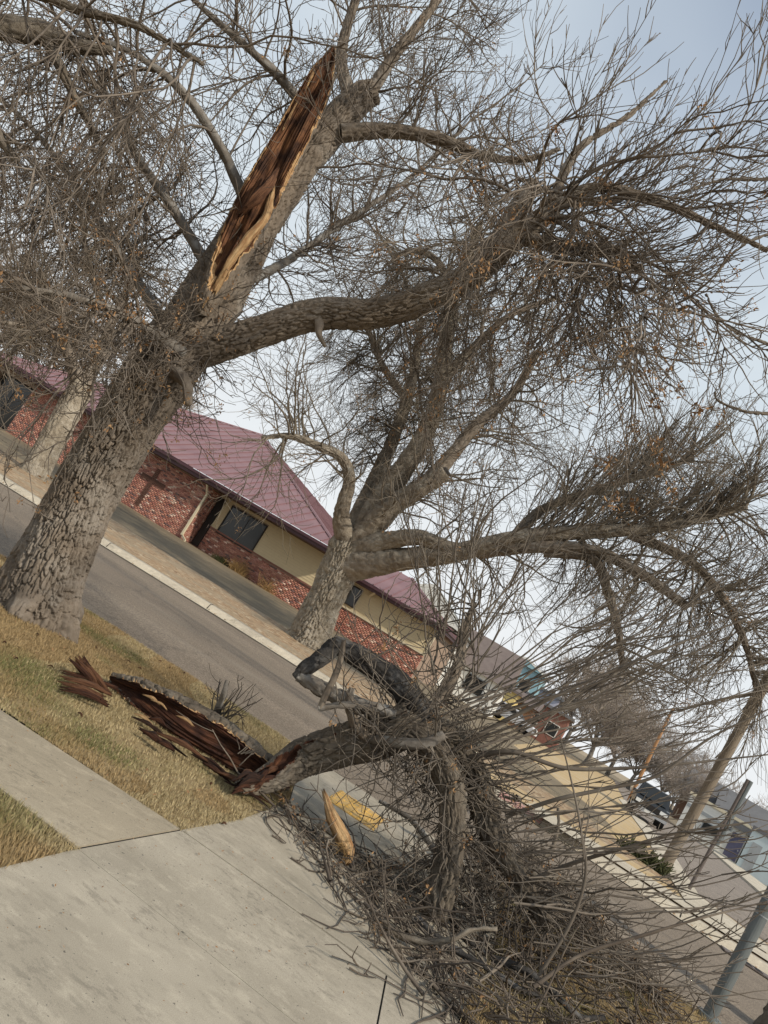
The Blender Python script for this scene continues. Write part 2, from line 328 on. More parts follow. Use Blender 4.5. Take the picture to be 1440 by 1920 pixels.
def bark_h(q, cell, seed, long=4.5):
    """interlacing ridges cut into plates by deep narrow cracks"""
    w_ = np.stack([fbm(q/np.array([cell*2.5, cell*2.5, cell*5]), 3, seed+5), fbm(q/np.array([cell*2.5, cell*2.5, cell*5])+7, 3, seed+9), fbm(q/(cell*1.5)+3, 2, seed+11)], -1)-0.5
    p = q/np.array([cell, cell, cell*long])+w_*np.array([1.5, 1.5, 0.9])
    d1, d2 = voro(p, seed); e = np.clip((d2-d1-0.03)/0.13, 0, 1); e = e*e*(3-2*e)
    p2 = q/np.array([cell*0.6, cell*0.6, cell*long*0.45])+w_*1.3+9
    f1, f2 = voro(p2, seed+13); e2 = np.clip((f2-f1)/0.12, 0, 1)
    fine = fbm(q/np.array([cell*0.2, cell*0.2, cell*0.9]), 3, seed+3)
    am = 0.75+0.5*np.clip(fbm(q/0.22+seed, 2, seed+21)*1.6-0.4, 0, 1)
    return 0.35+am*(e*(0.55+0.7*fbm(p*0.7, 2, seed+2))-0.35)+0.25*e2*e+0.30*fine
def limb(name, pts, rad, mat, parent, na=20, ds=0.06, depth=0.012, cell=0.04, seed=0, flare=0.0, knob=0.07, cap=True, long=4.5):
    path, r, s = smooth_path(pts, rad, ds); tan, a, c = frames(path); th = np.linspace(0, 2*math.pi, na, endpoint=False)
    ct, st = np.cos(th)[None, :, None], np.sin(th)[None, :, None]
    dirs = a[:, None, :]*ct+c[:, None, :]*st
    q = np.stack([np.cos(th)[None, :]*r[:, None], np.sin(th)[None, :]*r[:, None], np.repeat(s[:, None], na, 1)], -1)
    rr = r[:, None]*(1+knob*2*(fbm(q/np.array([0.35, 0.35, 0.5])+seed*3.1, 2, seed)-0.5))
    if flare:
        k = np.exp(-s/0.34)[:, None]; rr = rr*(1+flare*k*(0.55+0.9*np.maximum(0, np.sin(th*5+seed))[None, :]))
    if depth: rr = rr+depth*(bark_h(q+seed*1.7, cell, seed, long)-0.6)
    v = (path[:, None, :]+dirs*rr[..., None]).reshape(-1, 3); f = [grid_faces(len(path), na)]
    if cap:
        k = len(v); v = np.vstack([v, path[-1]+tan[-1]*r[-1]*0.25]); b_ = (len(path)-1)*na; j = np.arange(na)
        f.append(np.stack([b_+j, b_+(j+1) % na, np.full(na, k)], -1))
    return obj(name, v, f, mat, parent, smooth=(depth == 0 or na < 40))
def split_limb(pts, rad, parent, toward, half, cav, mats, na=72, ds=0.03, seed=0, depth=0.016, cell=0.035, rim=0.2, ragged=0.35, names=('limb', 'torn_wood', 'splintered_rim'), floor=None):
    """a limb torn open on the side that faces `toward`: bark outside, a hollow of raw wood inside, a pale broken rim between.
    half(t) = half opening angle, cav(t) = how deep the hollow is (fraction of radius)"""
    path, r, s = smooth_path(pts, rad, ds); tan, a, c = frames(path, toward); n = len(path); t_ = s/s[-1]
    th = np.linspace(-math.pi, math.pi, na, endpoint=False); T = np.repeat(th[None, :], n, 0)
    q = np.stack([np.cos(th)[None, :]*r[:, None], np.sin(th)[None, :]*r[:, None], np.repeat(s[:, None], na, 1)], -1)
    hv = np.array([half(x) for x in t_])[:, None]; cv = np.array([cav(x) for x in t_])[:, None]
    jag = ragged*(fbm(np.stack([np.sign(T)*3.0+0*T, 0*T, q[..., 2]*9], -1), 3, seed)-0.5)+0.13*(vnoise(np.stack([np.sign(T)*5.0+0*T, 0*T, q[..., 2]*40], -1), seed+4)-0.5)
    e = np.abs(T)-(hv+jag)                      # <0 inside the opening
    inside = np.clip(-e/0.25, 0, 1); inside = inside*inside*(3-2*inside)
    rb = r[:, None]*(1+0.08*(fbm(q/0.3, 2, seed)-0.5))+depth*(bark_h(q+seed, cell, seed)-0.6)
    fib = fbm(np.stack([T*20, 0*T, q[..., 2]*0.9], -1), 3, seed+6)-0.5
    chunk = fbm(np.stack([T*3, 0*T, q[..., 2]*5], -1), 2, seed+8)-0.5
    # the chord surface: hollow wall in polar coordinates round the axis, pushed through to the far side
    gr = 0.3+0.7*np.exp(-((T-0.35*np.sin(q[..., 2]*3+seed))/0.5)**2)
    hollow = np.cos(T)*r[:, None]*(1-2*cv*gr*inside)+r[:, None]*(0.6*fib+0.22*chunk)*inside
    side = np.sin(T)*r[:, None]
    x = np.where(e < 0, np.minimum(np.cos(T)*rb, np.cos(T)*rb*(1-inside)+hollow*inside), np.cos(T)*rb); y = np.where(e < 0, side*(1+0.05*fib), np.sin(T)*rb)
    # keep the hollow from passing through the back
    back = -np.sqrt(np.maximum(0, (r[:, None]*0.80)**2-y**2)); x = np.where(e < 0, np.maximum(x, back), x)
    v = path[:, None, :]+a[:, None, :]*x[..., None]+c[:, None, :]*y[..., None]
    if floor is not None: v[..., 2] = np.maximum(v[..., 2], floor)
    v = v.reshape(-1, 3)
    uv = np.stack([T.reshape(-1)/6.3, q[..., 2].reshape(-1)], -1)
    fc = grid_faces(n, na); fc = fc[:, ::-1]
    ec = e.reshape(-1)[fc].mean(1); ins = ec < -0.02; rm = ins & (ec > -rim*(0.35+1.3*vnoise(np.stack([np.sign(T)*2.0+0*T, 0*T, q[..., 2]*4], -1), seed+1).reshape(-1)[fc[:, 0]]))
    out = []
    sg = T.reshape(-1)[fc[:, 0]] > 0
    for nm, mk, mt in ((names[0], ~ins, mats[0]), (names[1], ins & ~rm, mats[1]), (names[2], rm & sg, mats[2]), (names[2], rm & ~sg, mats[2])):
        ff = fc[mk]
        if len(ff) < 12: continue
        u_, inv = np.unique(ff, return_inverse=True)
        out.append(obj(nm, v[u_], [inv.reshape(-1, 4)], mt, parent, uv=uv[u_], smooth=False))
    return out

def norm(v): return v/np.maximum(1e-9, np.linalg.norm(v, axis=-1, keepdims=True))
def shard(name, pts, wid, thick, mat, parent, nrm=(0, -1, 0.1), seed=0, nc=30):
    """a torn, fibrous piece of wood: flat section, fibres along its length, frayed ends"""
    path, w_, s = smooth_path(pts, wid, 0.018); tan = norm(np.gradient(path, axis=0)); nn = np.array(nrm, float); sd = norm(np.cross(tan, nn)); nn = np.cross(sd, tan)
    k = len(path); th = np.linspace(0, 2*math.pi, nc, endpoint=False); T = np.repeat(th[None], k, 0); S = np.repeat(s[:, None], nc, 1)
    fib = fbm(np.stack([np.cos(T)*5+seed, np.sin(T)*5, S*3], -1), 3, seed)-0.5; chunk = fbm(np.stack([np.cos(T)*1.2, np.sin(T)*1.2+seed, S*14], -1), 2, seed+3)-0.5
    step_ = np.round(vnoise(np.stack([np.cos(T)*2.5, np.sin(T)*2.5, S*5+seed], -1), seed+5)*3)/3-0.5
    rad = 1+0.9*fib+0.3*chunk+0.2*step_; th_ = np.minimum(thick, w_*0.8)[:, None]
    fr = (hash3(np.arange(nc), np.arange(nc)*0+seed, np.arange(nc)*0+1)-0.5)[None, :]*min(0.09, 0.25*s[-1])*np.where(S < s[-1]*0.12, 1, np.where(S > s[-1]*0.88, 1, 0))
    v = path[:, None]+sd[:, None]*(w_[:, None]*np.cos(T)*rad)[..., None]+nn[:, None]*(th_*np.sin(T)*rad)[..., None]+tan[:, None]*fr[..., None]
    v = v.reshape(-1, 3); uv = np.column_stack([np.tile(np.arange(nc)/nc, k), np.repeat(s, nc)]); f = [grid_faces(k, nc)]
    v = np.vstack([v, path[0], path[-1]]); uv = np.vstack([uv, [0, 0], [0, s[-1]]]); j = np.arange(nc); e = (k-1)*nc
    f.append(np.stack([(j+1) % nc, j, np.full(nc, k*nc)], 1)); f.append(np.stack([e+j, e+(j+1) % nc, np.full(nc, k*nc+1)], 1))
    return obj(name, v, f, mat, parent, uv=uv)
# twigs --------------------------------------------------------------------
def norm(v): return v/np.maximum(1e-9, np.linalg.norm(v, axis=-1, keepdims=True))
def tubes(paths, radii, sides=3):
    Mn, K, _ = paths.shape; tan = norm(np.gradient(paths, axis=1))
    ref = norm(rng.normal(size=(Mn, 1, 3))); a = norm(np.cross(tan, ref)); c = np.cross(tan, a)
    th = np.arange(sides)*2*math.pi/sides
    ring = a[:, :, None, :]*np.cos(th)[None, None, :, None]+c[:, :, None, :]*np.sin(th)[None, None, :, None]
    v = (paths[:, :, None, :]+ring*radii[:, :, None, None]).reshape(-1, 3)
    base = grid_faces(K, sides); f = (base[None]+(np.arange(Mn)*K*sides)[:, None, None]).reshape(-1, 4)
    return v, f
class Twigs:
    def __init__(s): s.v = []; s.f = []; s.n = 0
    def add(s, paths, radii, sides=3):
        if len(paths) == 0: return
        v, f = tubes(paths, radii, sides); s.v.append(v); s.f.append(f+s.n); s.n += len(v)
    def raw(s, v, f): s.v.append(v); s.f.append(f+s.n); s.n += len(v)
    def obj(s, name, mat, parent, kind='stuff'):
        return obj(name, np.concatenate(s.v), [np.concatenate(s.f)], mat, parent, kind, smooth=True)
def grow(p0, d0, length, K, r0, r1, z0=-0.1, z1=0.5, wig=0.25, pull=None):
    Mn = len(p0); d = norm(d0); pts = [p0]; step = (length/(K-1))[:, None]; p = p0
    for i in range(1, K):
        t_ = i/(K-1); tr = np.array([0, 0, z0+(z1-z0)*t_])
        if pull is not None: tr = tr+pull
        d = norm(d+tr/(K-1)*2.2+rng.normal(size=(Mn, 3))*wig*math.sqrt(4/K))
        p = p+d*step; pts.append(p)
    t_ = np.linspace(0, 1, K)[None, :]
    return np.stack(pts, 1), r0[:, None]*(1-t_)+r1[:, None]*t_
def resample(pts, K=20):
    pts = np.asarray(pts, float); seg = np.linalg.norm(np.diff(pts, axis=0), axis=1); s = np.concatenate([[0], np.cumsum(seg)])
    q = np.linspace(0, s[-1], K); return np.stack([np.interp(q, s, pts[:, i]) for i in range(3)], -1)
def spawn(par, n, t0, t1, ln, spread=0.9, up=0.1, K=6, r=(0.008, 0.003), z0=-0.1, z1=0.5, wig=0.25, fwd=0.55, weight=None, bias=None, lfall=0.0, pull=None):
    """children growing from parents `par` (N, K, 3)"""
    N, Kp, _ = par.shape; ln_p = np.linalg.norm(np.diff(par, axis=1), axis=2).sum(1)
    wgt = ln_p if weight is None else weight; i = rng.choice(N, n, p=wgt/wgt.sum())
    t_ = t0+(t1-t0)*rng.random(n); x = t_*(Kp-1); k = np.minimum(x.astype(int), Kp-2); fr = (x-k)[:, None]
    p = par[i, k]*(1-fr)+par[i, k+1]*fr; tan = norm(par[i, k+1]-par[i, k])
    side = norm(np.cross(tan, rng.normal(size=(n, 3))))
    d = tan*fwd+side*spread+np.array([0, 0, up])+(0 if bias is None else np.asarray(bias))
    L_ = (ln[0]+(ln[1]-ln[0])*rng.random(n))*(1-lfall*t_)
    sc = 0.7+0.6*rng.random(n)
    return grow(p, d, L_, K, r[0]*sc, r[1]*np.ones(n), z0, z1, wig, pull)
def forks(tw, par, n, ln=(0.06, 0.2), r=(0.0035, 0.0022), fwd=0.8, z1=0.4, K=4):
    c, rr = spawn(par, n, 0.45, 1.0, ln, spread=0.6, K=K, r=r, fwd=fwd, z0=0.1, z1=z1, wig=0.2); tw.add(c, rr); return c
def seed_tufts(centers, size=0.05, per=16):
    n = len(centers)*per; c = np.repeat(centers, per, 0)+rng.normal(size=(n, 3))*size*np.array([0.6, 0.6, 0.9])
    d = norm(rng.normal(size=(n, 3))+np.array([0, 0, -0.6])); sd = norm(np.cross(d, rng.normal(size=(n, 3))))
    l = size*(0.5+0.7*rng.random((n, 1))); wd = l*0.22
    v = np.stack([c-sd*wd*0.3, c+d*l*0.55-sd*wd, c+d*l, c+d*l*0.5+sd*wd], 1).reshape(-1, 3)
    return v, np.arange(n*4).reshape(-1, 4)
def PX(lst): return np.array([P(*q) for q in lst])

# ================================================================== THE SETTING
def struct(name, mb_or_o, mat=None, parent=None):
    o = mb_or_o.obj(name, mat, parent) if isinstance(mb_or_o, MB) else mb_or_o
    if parent is None: o['kind'] = 'structure'
    return o
ZR = -0.12                                            # road surface
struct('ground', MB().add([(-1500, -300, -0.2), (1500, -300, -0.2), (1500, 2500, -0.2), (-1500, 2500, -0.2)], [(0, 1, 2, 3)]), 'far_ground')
# far kerb line (bottom of the kerb face) and near edge of the street
def run_on(pts, ang_l, ang_r):
    l, r = np.array(pts[0]), np.array(pts[-1]); dl = np.array([-math.cos(ang_l), math.sin(ang_l)]); dr__ = np.array([math.cos(ang_r), -math.sin(ang_r)])
    pl = np.vstack([[l+dl*k for k in (48, 40, 32, 24, 16, 8)], pts, [r+dr__*k for k in (6, 12, 18, 26, 34)]])
    q, _, _ = smooth_path(np.column_stack([pl, np.zeros(len(pl))]), [1]*len(pl), 0.5)
    for _ in range(40): q[1:-1] = 0.25*q[:-2]+0.5*q[1:-1]+0.25*q[2:]
    return q[:, :2]
kl = run_on([tuple(G(*q, ZR)[:2]) for q in ((0, 903), (280, 1075), (560, 1248), (830, 1424), (1123, 1623), (1440, 1828))], R(12), R(18))
nl = run_on([tuple(G(*q)[:2]) for q in ((0, 1040), (130, 1115), (330, 1240), (550, 1395))]+[(5.5, 7.9)], R(8), R(13))
def offs(line, d):
    t_ = np.gradient(line, axis=0); t_ /= np.linalg.norm(t_, axis=1)[:, None]; return line+np.stack([-t_[:, 1], t_[:, 0]], 1)*d
def strip(lines, zs):
    n = len(lines[0]); v = np.concatenate([np.column_stack([l, np.broadcast_to(z, (n,))]) for l, z in zip(lines, zs)]); f = []
    for k in range(len(lines)-1):
        i = np.arange(n-1); f.append(np.stack([k*n+i, k*n+i+1, (k+1)*n+i+1, (k+1)*n+i], 1))
    return v, [np.concatenate(f)]
nlr = resample(np.column_stack([nl, np.zeros(len(nl))]), len(kl))[:, :2]
struct('road', obj('road', *strip([nlr, nlr*0.5+kl*0.5, offs(kl, 0.05)], [ZR, ZR+0.03, ZR]), 'asphalt'))
kerb = struct('kerb', obj('kerb', *strip([offs(kl, 0.012), offs(kl, 0.03), offs(kl, 0.29)], [ZR-0.05, -0.004, -0.002]), 'iron'))
for i in range(0, len(kl)-6, 6):
    sg = kl[i:i+7].copy(); u_ = norm(sg[1]-sg[0]); u2 = norm(sg[-1]-sg[-2]); sg[0] += u_*0.012; sg[-1] -= u2*0.012
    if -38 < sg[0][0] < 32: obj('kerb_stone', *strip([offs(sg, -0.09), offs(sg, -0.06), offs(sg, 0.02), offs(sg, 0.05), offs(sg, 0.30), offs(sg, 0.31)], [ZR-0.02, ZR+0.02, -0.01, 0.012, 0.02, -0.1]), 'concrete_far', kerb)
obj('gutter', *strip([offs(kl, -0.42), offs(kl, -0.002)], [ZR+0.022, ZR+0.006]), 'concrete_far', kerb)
# ground rising from the far kerb to the church
def bank(x, y, d):
    k = np.clip((d-3.5)/11.0, 0, 1); k = k*k*(3-2*k); tx = np.clip((13-x)/9.0, 0, 1); return 0.02+0.43*k*tx*tx*(3-2*tx)
sel = (kl[:, 0] < 40) & (kl[:, 0] > -40); kb = kl[sel]
nk = len(kb); straight = lambda d: np.column_stack([kb[:, 0]+d*math.sin(TH0), 18.0-(kb[:, 0])*math.tan(TH0)+d*math.cos(TH0)])
TH0 = R(15)
ls = [offs(kb, 0.31)]+[offs(kb, 0.31)*(1-k)+straight(6.5)*k for k in (0.3, 0.6, 1.0)]
struct('gravel_strip', obj('gravel_strip', *strip(ls, [0.02, 0.04, 0.06, bank(straight(6.5)[:, 0], 0, 6.5)]), 'gravel', smooth=True))
dl_ = np.concatenate([np.linspace(6.5, 40, 34), [60, 100, 170, 300]])
ls = [straight(d) for d in dl_]
struct('bank_lawn', obj('bank_lawn', *strip(ls, [bank(l[:, 0], 0, d) for l, d in zip(ls, dl_)]), 'dead_lawn', smooth=True))
# right-hand far side of the street: walk, planting, parking area, street going away
selr = (kl[:, 0] > 5.2); kr = kl[selr & (kl[:, 0] < 30)]
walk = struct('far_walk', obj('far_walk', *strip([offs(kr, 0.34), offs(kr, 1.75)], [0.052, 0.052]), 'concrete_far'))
def patch(name, pts, z, mat, px=True):
    poly = [tuple(G(x, y, z)[:2]) for x, y in pts] if px else pts
    return struct(name, MB().add([(x, y, z) for x, y in poly], [list(range(len(poly)))]), mat)
fr_ = offs(kl, 0.33)[(kl[:, 0] > 3.4) & (kl[:, 0] < 9.2)]
patch('dry_lawn', [tuple(G(x, y, .056)[:2]) for x, y in ((900, 1400), (1010, 1393), (1150, 1462), (1172, 1500), (1250, 1590), (1296, 1672))]+[tuple(q) for q in fr_[::-1]], 0.046, 'dry_lawn', px=False)
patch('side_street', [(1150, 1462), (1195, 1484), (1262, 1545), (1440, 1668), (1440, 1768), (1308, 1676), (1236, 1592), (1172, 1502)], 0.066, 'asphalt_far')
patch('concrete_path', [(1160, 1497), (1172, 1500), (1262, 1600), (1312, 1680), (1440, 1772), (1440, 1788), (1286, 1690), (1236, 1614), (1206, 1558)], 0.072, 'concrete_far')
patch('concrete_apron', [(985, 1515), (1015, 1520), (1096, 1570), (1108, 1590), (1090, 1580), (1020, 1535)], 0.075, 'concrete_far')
pk = [G(1335, 1588, .07)[:2], G(1440, 1668, .07)[:2], G(1440, 1690, .07)[:2], G(1335, 1598, .07)[:2]]
struct('lot_kerb', MB().prism([tuple(q) for q in pk], 0.05, 0.17), 'concrete_far')
# near side ---------------------------------------------------------------
g2 = lambda x, y: tuple(G(x, y)[:2])
sw_f0, sw_f1, sw_n0, sw_n1 = g2(0, 1330), g2(340, 1555), g2(0, 1480), g2(145, 1590)
def extend(a, b, x): t_ = (x-a[0])/(b[0]-a[0]); return (x, a[1]+(b[1]-a[1])*t_)
far_l, near_l = extend(sw_f0, sw_f1, -14), extend(sw_n0, sw_n1, -14)
dr = [sw_f1, g2(450, 1535), (0.56, 6.6), (0.62, 8.93)]
i0 = [tuple(p) for p in nl if -14 < p[0] < 0.60]
verge = struct('verge_lawn', MB().prism([far_l]+dr[:3]+[(0.62, 8.93)]+i0[::-1]+[(-14, i0[0][1])], -0.2, -0.012), 'turf')
struct('near_lawn', MB().prism([(-14, -2), (-1.45, 0.5), g2(0, 1625), sw_n1, near_l], -0.2, -0.012), 'turf')
i1 = [tuple(p) for p in nl if 3.05 < p[0] < 14]
verge_r = struct('corner_lawn', MB().prism([(1.76, 4.40), (14, 1.2)]+i1[::-1]+[(3.02, 8.38), (2.4, 6.1)], -0.2, -0.012), 'turf')
def slab(poly, parent, mat, inset=0.006, z=0.0):
    c = np.mean(poly, 0); q = np.array(poly); n = len(q); out = []
    for i in range(n):
        a, b, d = q[i-1], q[i], q[(i+1) % n]
        e0 = (b-a)/np.linalg.norm(b-a); e1 = (d-b)/np.linalg.norm(d-b)
        bi = np.array([-e0[1]-e1[1], e0[0]+e1[0]]); L_ = np.linalg.norm(bi)
        out.append(b+bi/max(L_, .4)*inset)
    m_ = MB().prism([tuple(p) for p in out], -0.15, z)
    return m_.obj('slab', mat, parent)
drive = struct('driveway', MB().prism([(-1.45, 0.5), (2.2, -0.2), (2.2, 3), (1.76, 4.4), (2.4, 6.1), (3.02, 8.38), (0.62, 8.93), (0.56, 6.6), dr[1], sw_f1, sw_n1], -0.2, -0.009), 'drain_dark')
slab([(-1.45, 0.5), (2.0, -0.1), (1.14, 3.41), sw_n1, g2(0, 1625)], drive, 'concrete_drive')
slab([sw_n1, (1.14, 3.41), (1.325, 4.50), sw_f1], drive, 'concrete_drive', z=-0.003, inset=0.008)
slab([(1.14, 3.41), (2.0, 3.1), (1.76, 4.4), (1.325, 4.495)], drive, 'concrete_drive', z=-0.002)
slab([sw_f1, (1.32, 4.51), (1.76, 4.41), (2.4, 6.1), (1.2, 6.42), (0.54, 6.58), dr[1]], drive, 'concrete_drive', z=-0.001)
slab([(0.56, 6.6), (1.2, 6.44), (2.41, 6.12), (3.02, 8.38), (0.62, 8.93)], drive, 'concrete_drive', z=-0.003)
side = struct('sidewalk', MB().prism([far_l, near_l, sw_n1, sw_f1], -0.2, -0.008), 'drain_dark')
x0 = None
xs = [(-14, -14), (-8.0, -7.9), (-6.5, -6.4), (-5.0, -4.9), (-3.45, -3.35), (-1.95, -1.85)]
prev = (far_l, near_l)
for a, b_ in xs[1:]:
    cur = (extend(sw_f0, sw_f1, a), extend(sw_n0, sw_n1, b_)); slab([prev[0], prev[1], cur[1], cur[0]], side, 'concrete_walk', z=0.004); prev = cur
slab([prev[0], prev[1], sw_n1, sw_f1], side, 'concrete_walk', z=0.002, inset=0.011)

# ------------------------------------------------------------------ grass
def in_poly(p, poly):
    x, y = p[:, 0], p[:, 1]; r = np.zeros(len(p), bool); n = len(poly)
    for i in range(n):
        (x0, y0), (x1, y1) = poly[i], poly[(i+1) % n]
        c = ((y0 > y) != (y1 > y)) & (x < (x1-x0)*(y-y0)/((y1-y0) if y1 != y0 else 1e-9)+x0); r ^= c
    return r
def blades(name, poly, dens, h, label, green, edge=0.0):
    q = np.array(poly); lo, hi = q.min(0), q.max(0); n = int(dens*np.prod(hi-lo)); p = lo+(hi-lo)*rng.random((n, 2)); p = p[in_poly(p, poly)]
    p3 = np.column_stack([p, np.zeros(len(p))])
    cl = fbm(p3*np.array([3.0, 3.0, 1])+5, 3, 21); keep = rng.random(len(p)) < np.clip(0.35+1.6*(cl-0.25), 0.15, 1); p3 = p3[keep]; cl = cl[keep]; n = len(p3)
    hh = (h[0]+(h[1]-h[0])*rng.random(n))*(0.6+0.9*cl)
    a = rng.random(n)*6.283; d = np.stack([np.cos(a), np.sin(a), 0*a], 1); sd = np.stack([-np.sin(a), np.cos(a), 0*a], 1)
    lean = (0.4+2.0*rng.random(n))[:, None]; wd = (0.0015+0.0014*rng.random(n))[:, None]
    tip = p3+np.array([0, 0, 1])*hh[:, None]*(0.5+0.5/lean.clip(1, 9))+d*hh[:, None]*lean*0.7
    mid = p3*0.5+tip*0.5+np.array([0, 0, 1])*hh[:, None]*0.14
    base = p3+np.array([0, 0, -0.014])
    v = np.stack([base-sd*wd*1.3, base+sd*wd*1.3, tip], 1).reshape(-1, 3); f3 = np.arange(n*3).reshape(-1, 3)
    g_ = np.clip((fbm(p3*np.array([1.3, 1.3, 1])+11, 3, 5)-0.50)*5+green(p3), 0, 1)*(rng.random(n) < 0.75)
    straw = np.array([0.42, 0.335, 0.185])*(0.6+0.7*rng.random((n, 1)))*np.array([1, 1, 1])+rng.normal(size=(n, 1))*0.01
    tan_ = np.array([0.335, 0.24, 0.12])*(0.65+0.7*rng.random((n, 1))); warm = (fbm(p3*0.9+3, 2, 9)[:, None] > 0.5)
    grn = np.array([0.175, 0.17, 0.065])*(0.7+0.6*rng.random((n, 1)))
    col = np.where(warm, tan_, straw)*(1-g_[:, None])+grn*g_[:, None]
    o = obj(name, v, [f3], 'grass_blade', None, 'stuff', tint=np.repeat(np.clip(col, 0.01, 1), 3, 0))
    return tag(o, label, 'grass')
vg = [(-4.6, extend(sw_f0, sw_f1, -4.6)[1]-.025), (sw_f1[0]+.02, sw_f1[1]-.02), (dr[1][0]+.02, dr[1][1])]+dr[2:3]+[(0.6, 8.9)]+[p for p in i0 if p[0] > -4.6][::-1]
blades('grass', vg, 12000, (0.007, 0.019), 'dry yellow and green grass of the verge round the torn limb', lambda p: np.clip(-0.12-0.5*np.abs(p[:, 1]-5.6)-0.3*np.maximum(0, p[:, 0]+1.2), -0.6, 0.2))
blades('grass', [(-2.2, 2.6), g2(2, 1629), (sw_n1[0]+.015, sw_n1[1]+.005), (-2.2, extend(sw_n0, sw_n1, -2.2)[1]+.02)], 22000, (0.010, 0.028), 'dry yellow grass in the corner between sidewalk and driveway', lambda p: np.full(len(p), -0.35))
blades('grass', [(1.76, 4.4), (5.5, 3.6), (7.5, 5.5), (6.0, 7.7), (3.05, 8.35), (2.4, 6.1)], 2600, (0.03, 0.08), 'dry yellow grass under the heap of fallen twigs', lambda p: np.full(len(p), -0.15))

# ================================================================== THE CHURCH
TH = R(17); E1 = np.array([-math.cos(TH), math.sin(TH), 0]); E2 = np.array([math.sin(TH), math.cos(TH), 0]); OB = np.array([-7.2, 35.2, 0])
church = thing('church', 'red brick church with maroon metal hip roof across the street', 'church', tuple(OB+np.array([0, 0, 0.3])))
def cb(name, mat, mb, parent=church, kind=None): return mb.xf(OB, E1, E2).obj(name, mat, parent, kind)
brick_cols = 1.4*np.array([[0.33, 0.155, 0.115], [0.29, 0.125, 0.092], [0.38, 0.20, 0.148], [0.24, 0.10, 0.08], [0.13, 0.08, 0.075], [0.50, 0.36, 0.29], [0.35, 0.175, 0.145]])
def bricks(name, a0, a1, z0, z1, b, parent, side=False):
    """brick courses on the plane b = const (or a = const when side)"""
    V, Fc, T = [], [], []; L_, H_, J = 0.20, 0.065, 0.010; k = 0; z = z0; row = 0
    while z+H_ <= z1+0.001:
        a = a0-(0.105 if row % 2 else 0)
        while a < a1:
            x0_, x1_ = max(a, a0), min(a+L_, a1)
            if x1_-x0_ > 0.03:
                pr = 0.006+0.006*random.random(); c = brick_cols[np.searchsorted(np.cumsum([.26, .24, .16, .12, .09, .06]), random.random())]*(0.85+0.3*random.random())
                q = [(x0_, b, z), (x1_, b, z), (x1_, b, z+H_), (x0_, b, z+H_)]; q2 = [(x, b-pr, zz) for x, _, zz in q]
                if side: q = [(b, x, zz) for x, _, zz in q]; q2 = [(b-pr, x, zz) for x, _, zz in [(x, 0, zz) for x, _, zz in [(x0_, 0, z), (x1_, 0, z), (x1_, 0, z+H_), (x0_, 0, z+H_)]]]
                V += q+q2; Fc += [[k+4, k+5, k+6, k+7], [k, k+1, k+5, k+4], [k+1, k+2, k+6, k+5], [k+2, k+3, k+7, k+6], [k+3, k, k+4, k+7]]; T += [c]*8; k += 8
            a += L_+J
        z += H_+J; row += 1
    V = np.array(V); W = OB+V[:, :1]*E1+V[:, 1:2]*E2+np.array([0, 0, 1])*V[:, 2:3]
    return obj(name, W, [np.array(Fc)], 'brick', parent, 'stuff', tint=np.array(T))
wall = cb('wall', 'mortar', MB().box(0, 11.3, 0, 12, 0.1, 3.3).box(13.7, 14.0, 0, 12, 0.1, 3.3).box(11.3, 13.7, 0.0, 12, 2.92, 3.3).box(11.3, 13.7, 0.9, 12, 0.1, 2.92))
bricks('brick_courses', 0.02, 11.3, 0.25, 3.1, -0.002, wall)
# cross laid in the brickwork, standing proud
cross = MB()
for i in range(25): cross.box(2.74, 2.96, -0.045, 0.0, 0.72+i*0.078, 0.72+i*0.078+0.06)
for i in range(18): x = 2.12+i*0.078; cross.box(x, x+0.06, -0.05, 0.0, 1.93, 2.16)
cb('brick_cross', 'cross_brick', cross, church)
# recessed porch on the right of the brick wall
cb('porch_wall', 'mortar', MB().box(-6.4, 0.0, 1.0, 12, 0.1, 3.25))
bricks('wainscot_bricks', -6.4, -0.02, 0.25, 1.55, 0.998, church)
bricks('side_bricks', 0.0, 1.0, 0.25, 3.1, -0.002, church, side=True)
cb('wainscot_cap', 'far_brick', MB().box(-6.43, -0.02, 0.93, 0.996, 1.56, 1.63))
z = 1.635
sid = [None]
while z < 3.2:
    for (u0, u1) in (((-6.3, -2.86), (-0.78, -0.02)) if z < 2.98 else ((-6.3, -0.02),)):
        cb('siding_board', 'siding', MB().hexa([(u0, 0.975, z), (u1, 0.975, z), (u1, 0.999, z), (u0, 0.999, z)], [(u0, 0.990, z+0.122), (u1, 0.990, z+0.122), (u1, 0.999, z+0.122), (u0, 0.999, z+0.122)]))
    z += 0.125
cb('corner_trim', 'trim_cream', MB().box(-6.42, -6.3, 0.955, 1.12, 1.635, 3.2))
def window(a0, a1, z0, z1, b, parent, bars=(), name='window'):
    wdw = cb(name, 'frame_dark', MB().box(a0, a0+0.06, b-0.05, b, z0, z1).box(a1-0.06, a1, b-0.05, b, z0, z1).box(a0+0.06, a1-0.06, b-0.05, b, z0, z0+0.06).box(a0+0.06, a1-0.06, b-0.05, b, z1-0.06, z1), parent)
    xs_ = [a0+0.06]+list(bars)+[a1-0.06]
    for i in range(len(xs_)-1): cb('pane', 'glass_dark', MB().box(xs_[i]+(0.012 if i else 0), xs_[i+1]-0.012, b-0.022, b-0.012, z0+0.06, z1-0.06), wdw)
    for x in bars: cb('mullion', 'frame_dark', MB().box(x-0.012, x+0.012, b-0.04, b-0.004, z0+0.06, z1-0.06), wdw)
    return wdw
window(-2.85, -0.80, 1.50, 2.95, 0.985, church, (-1.9,))
dr_ = cb('door', 'frame_dark', MB().box(-0.42, -0.06, 0.90, 0.96, 0.5, 3.0)); cb('handle', 'chrome', MB().box(-0.36, -0.33, 0.86, 0.90, 1.45, 1.65), dr_)
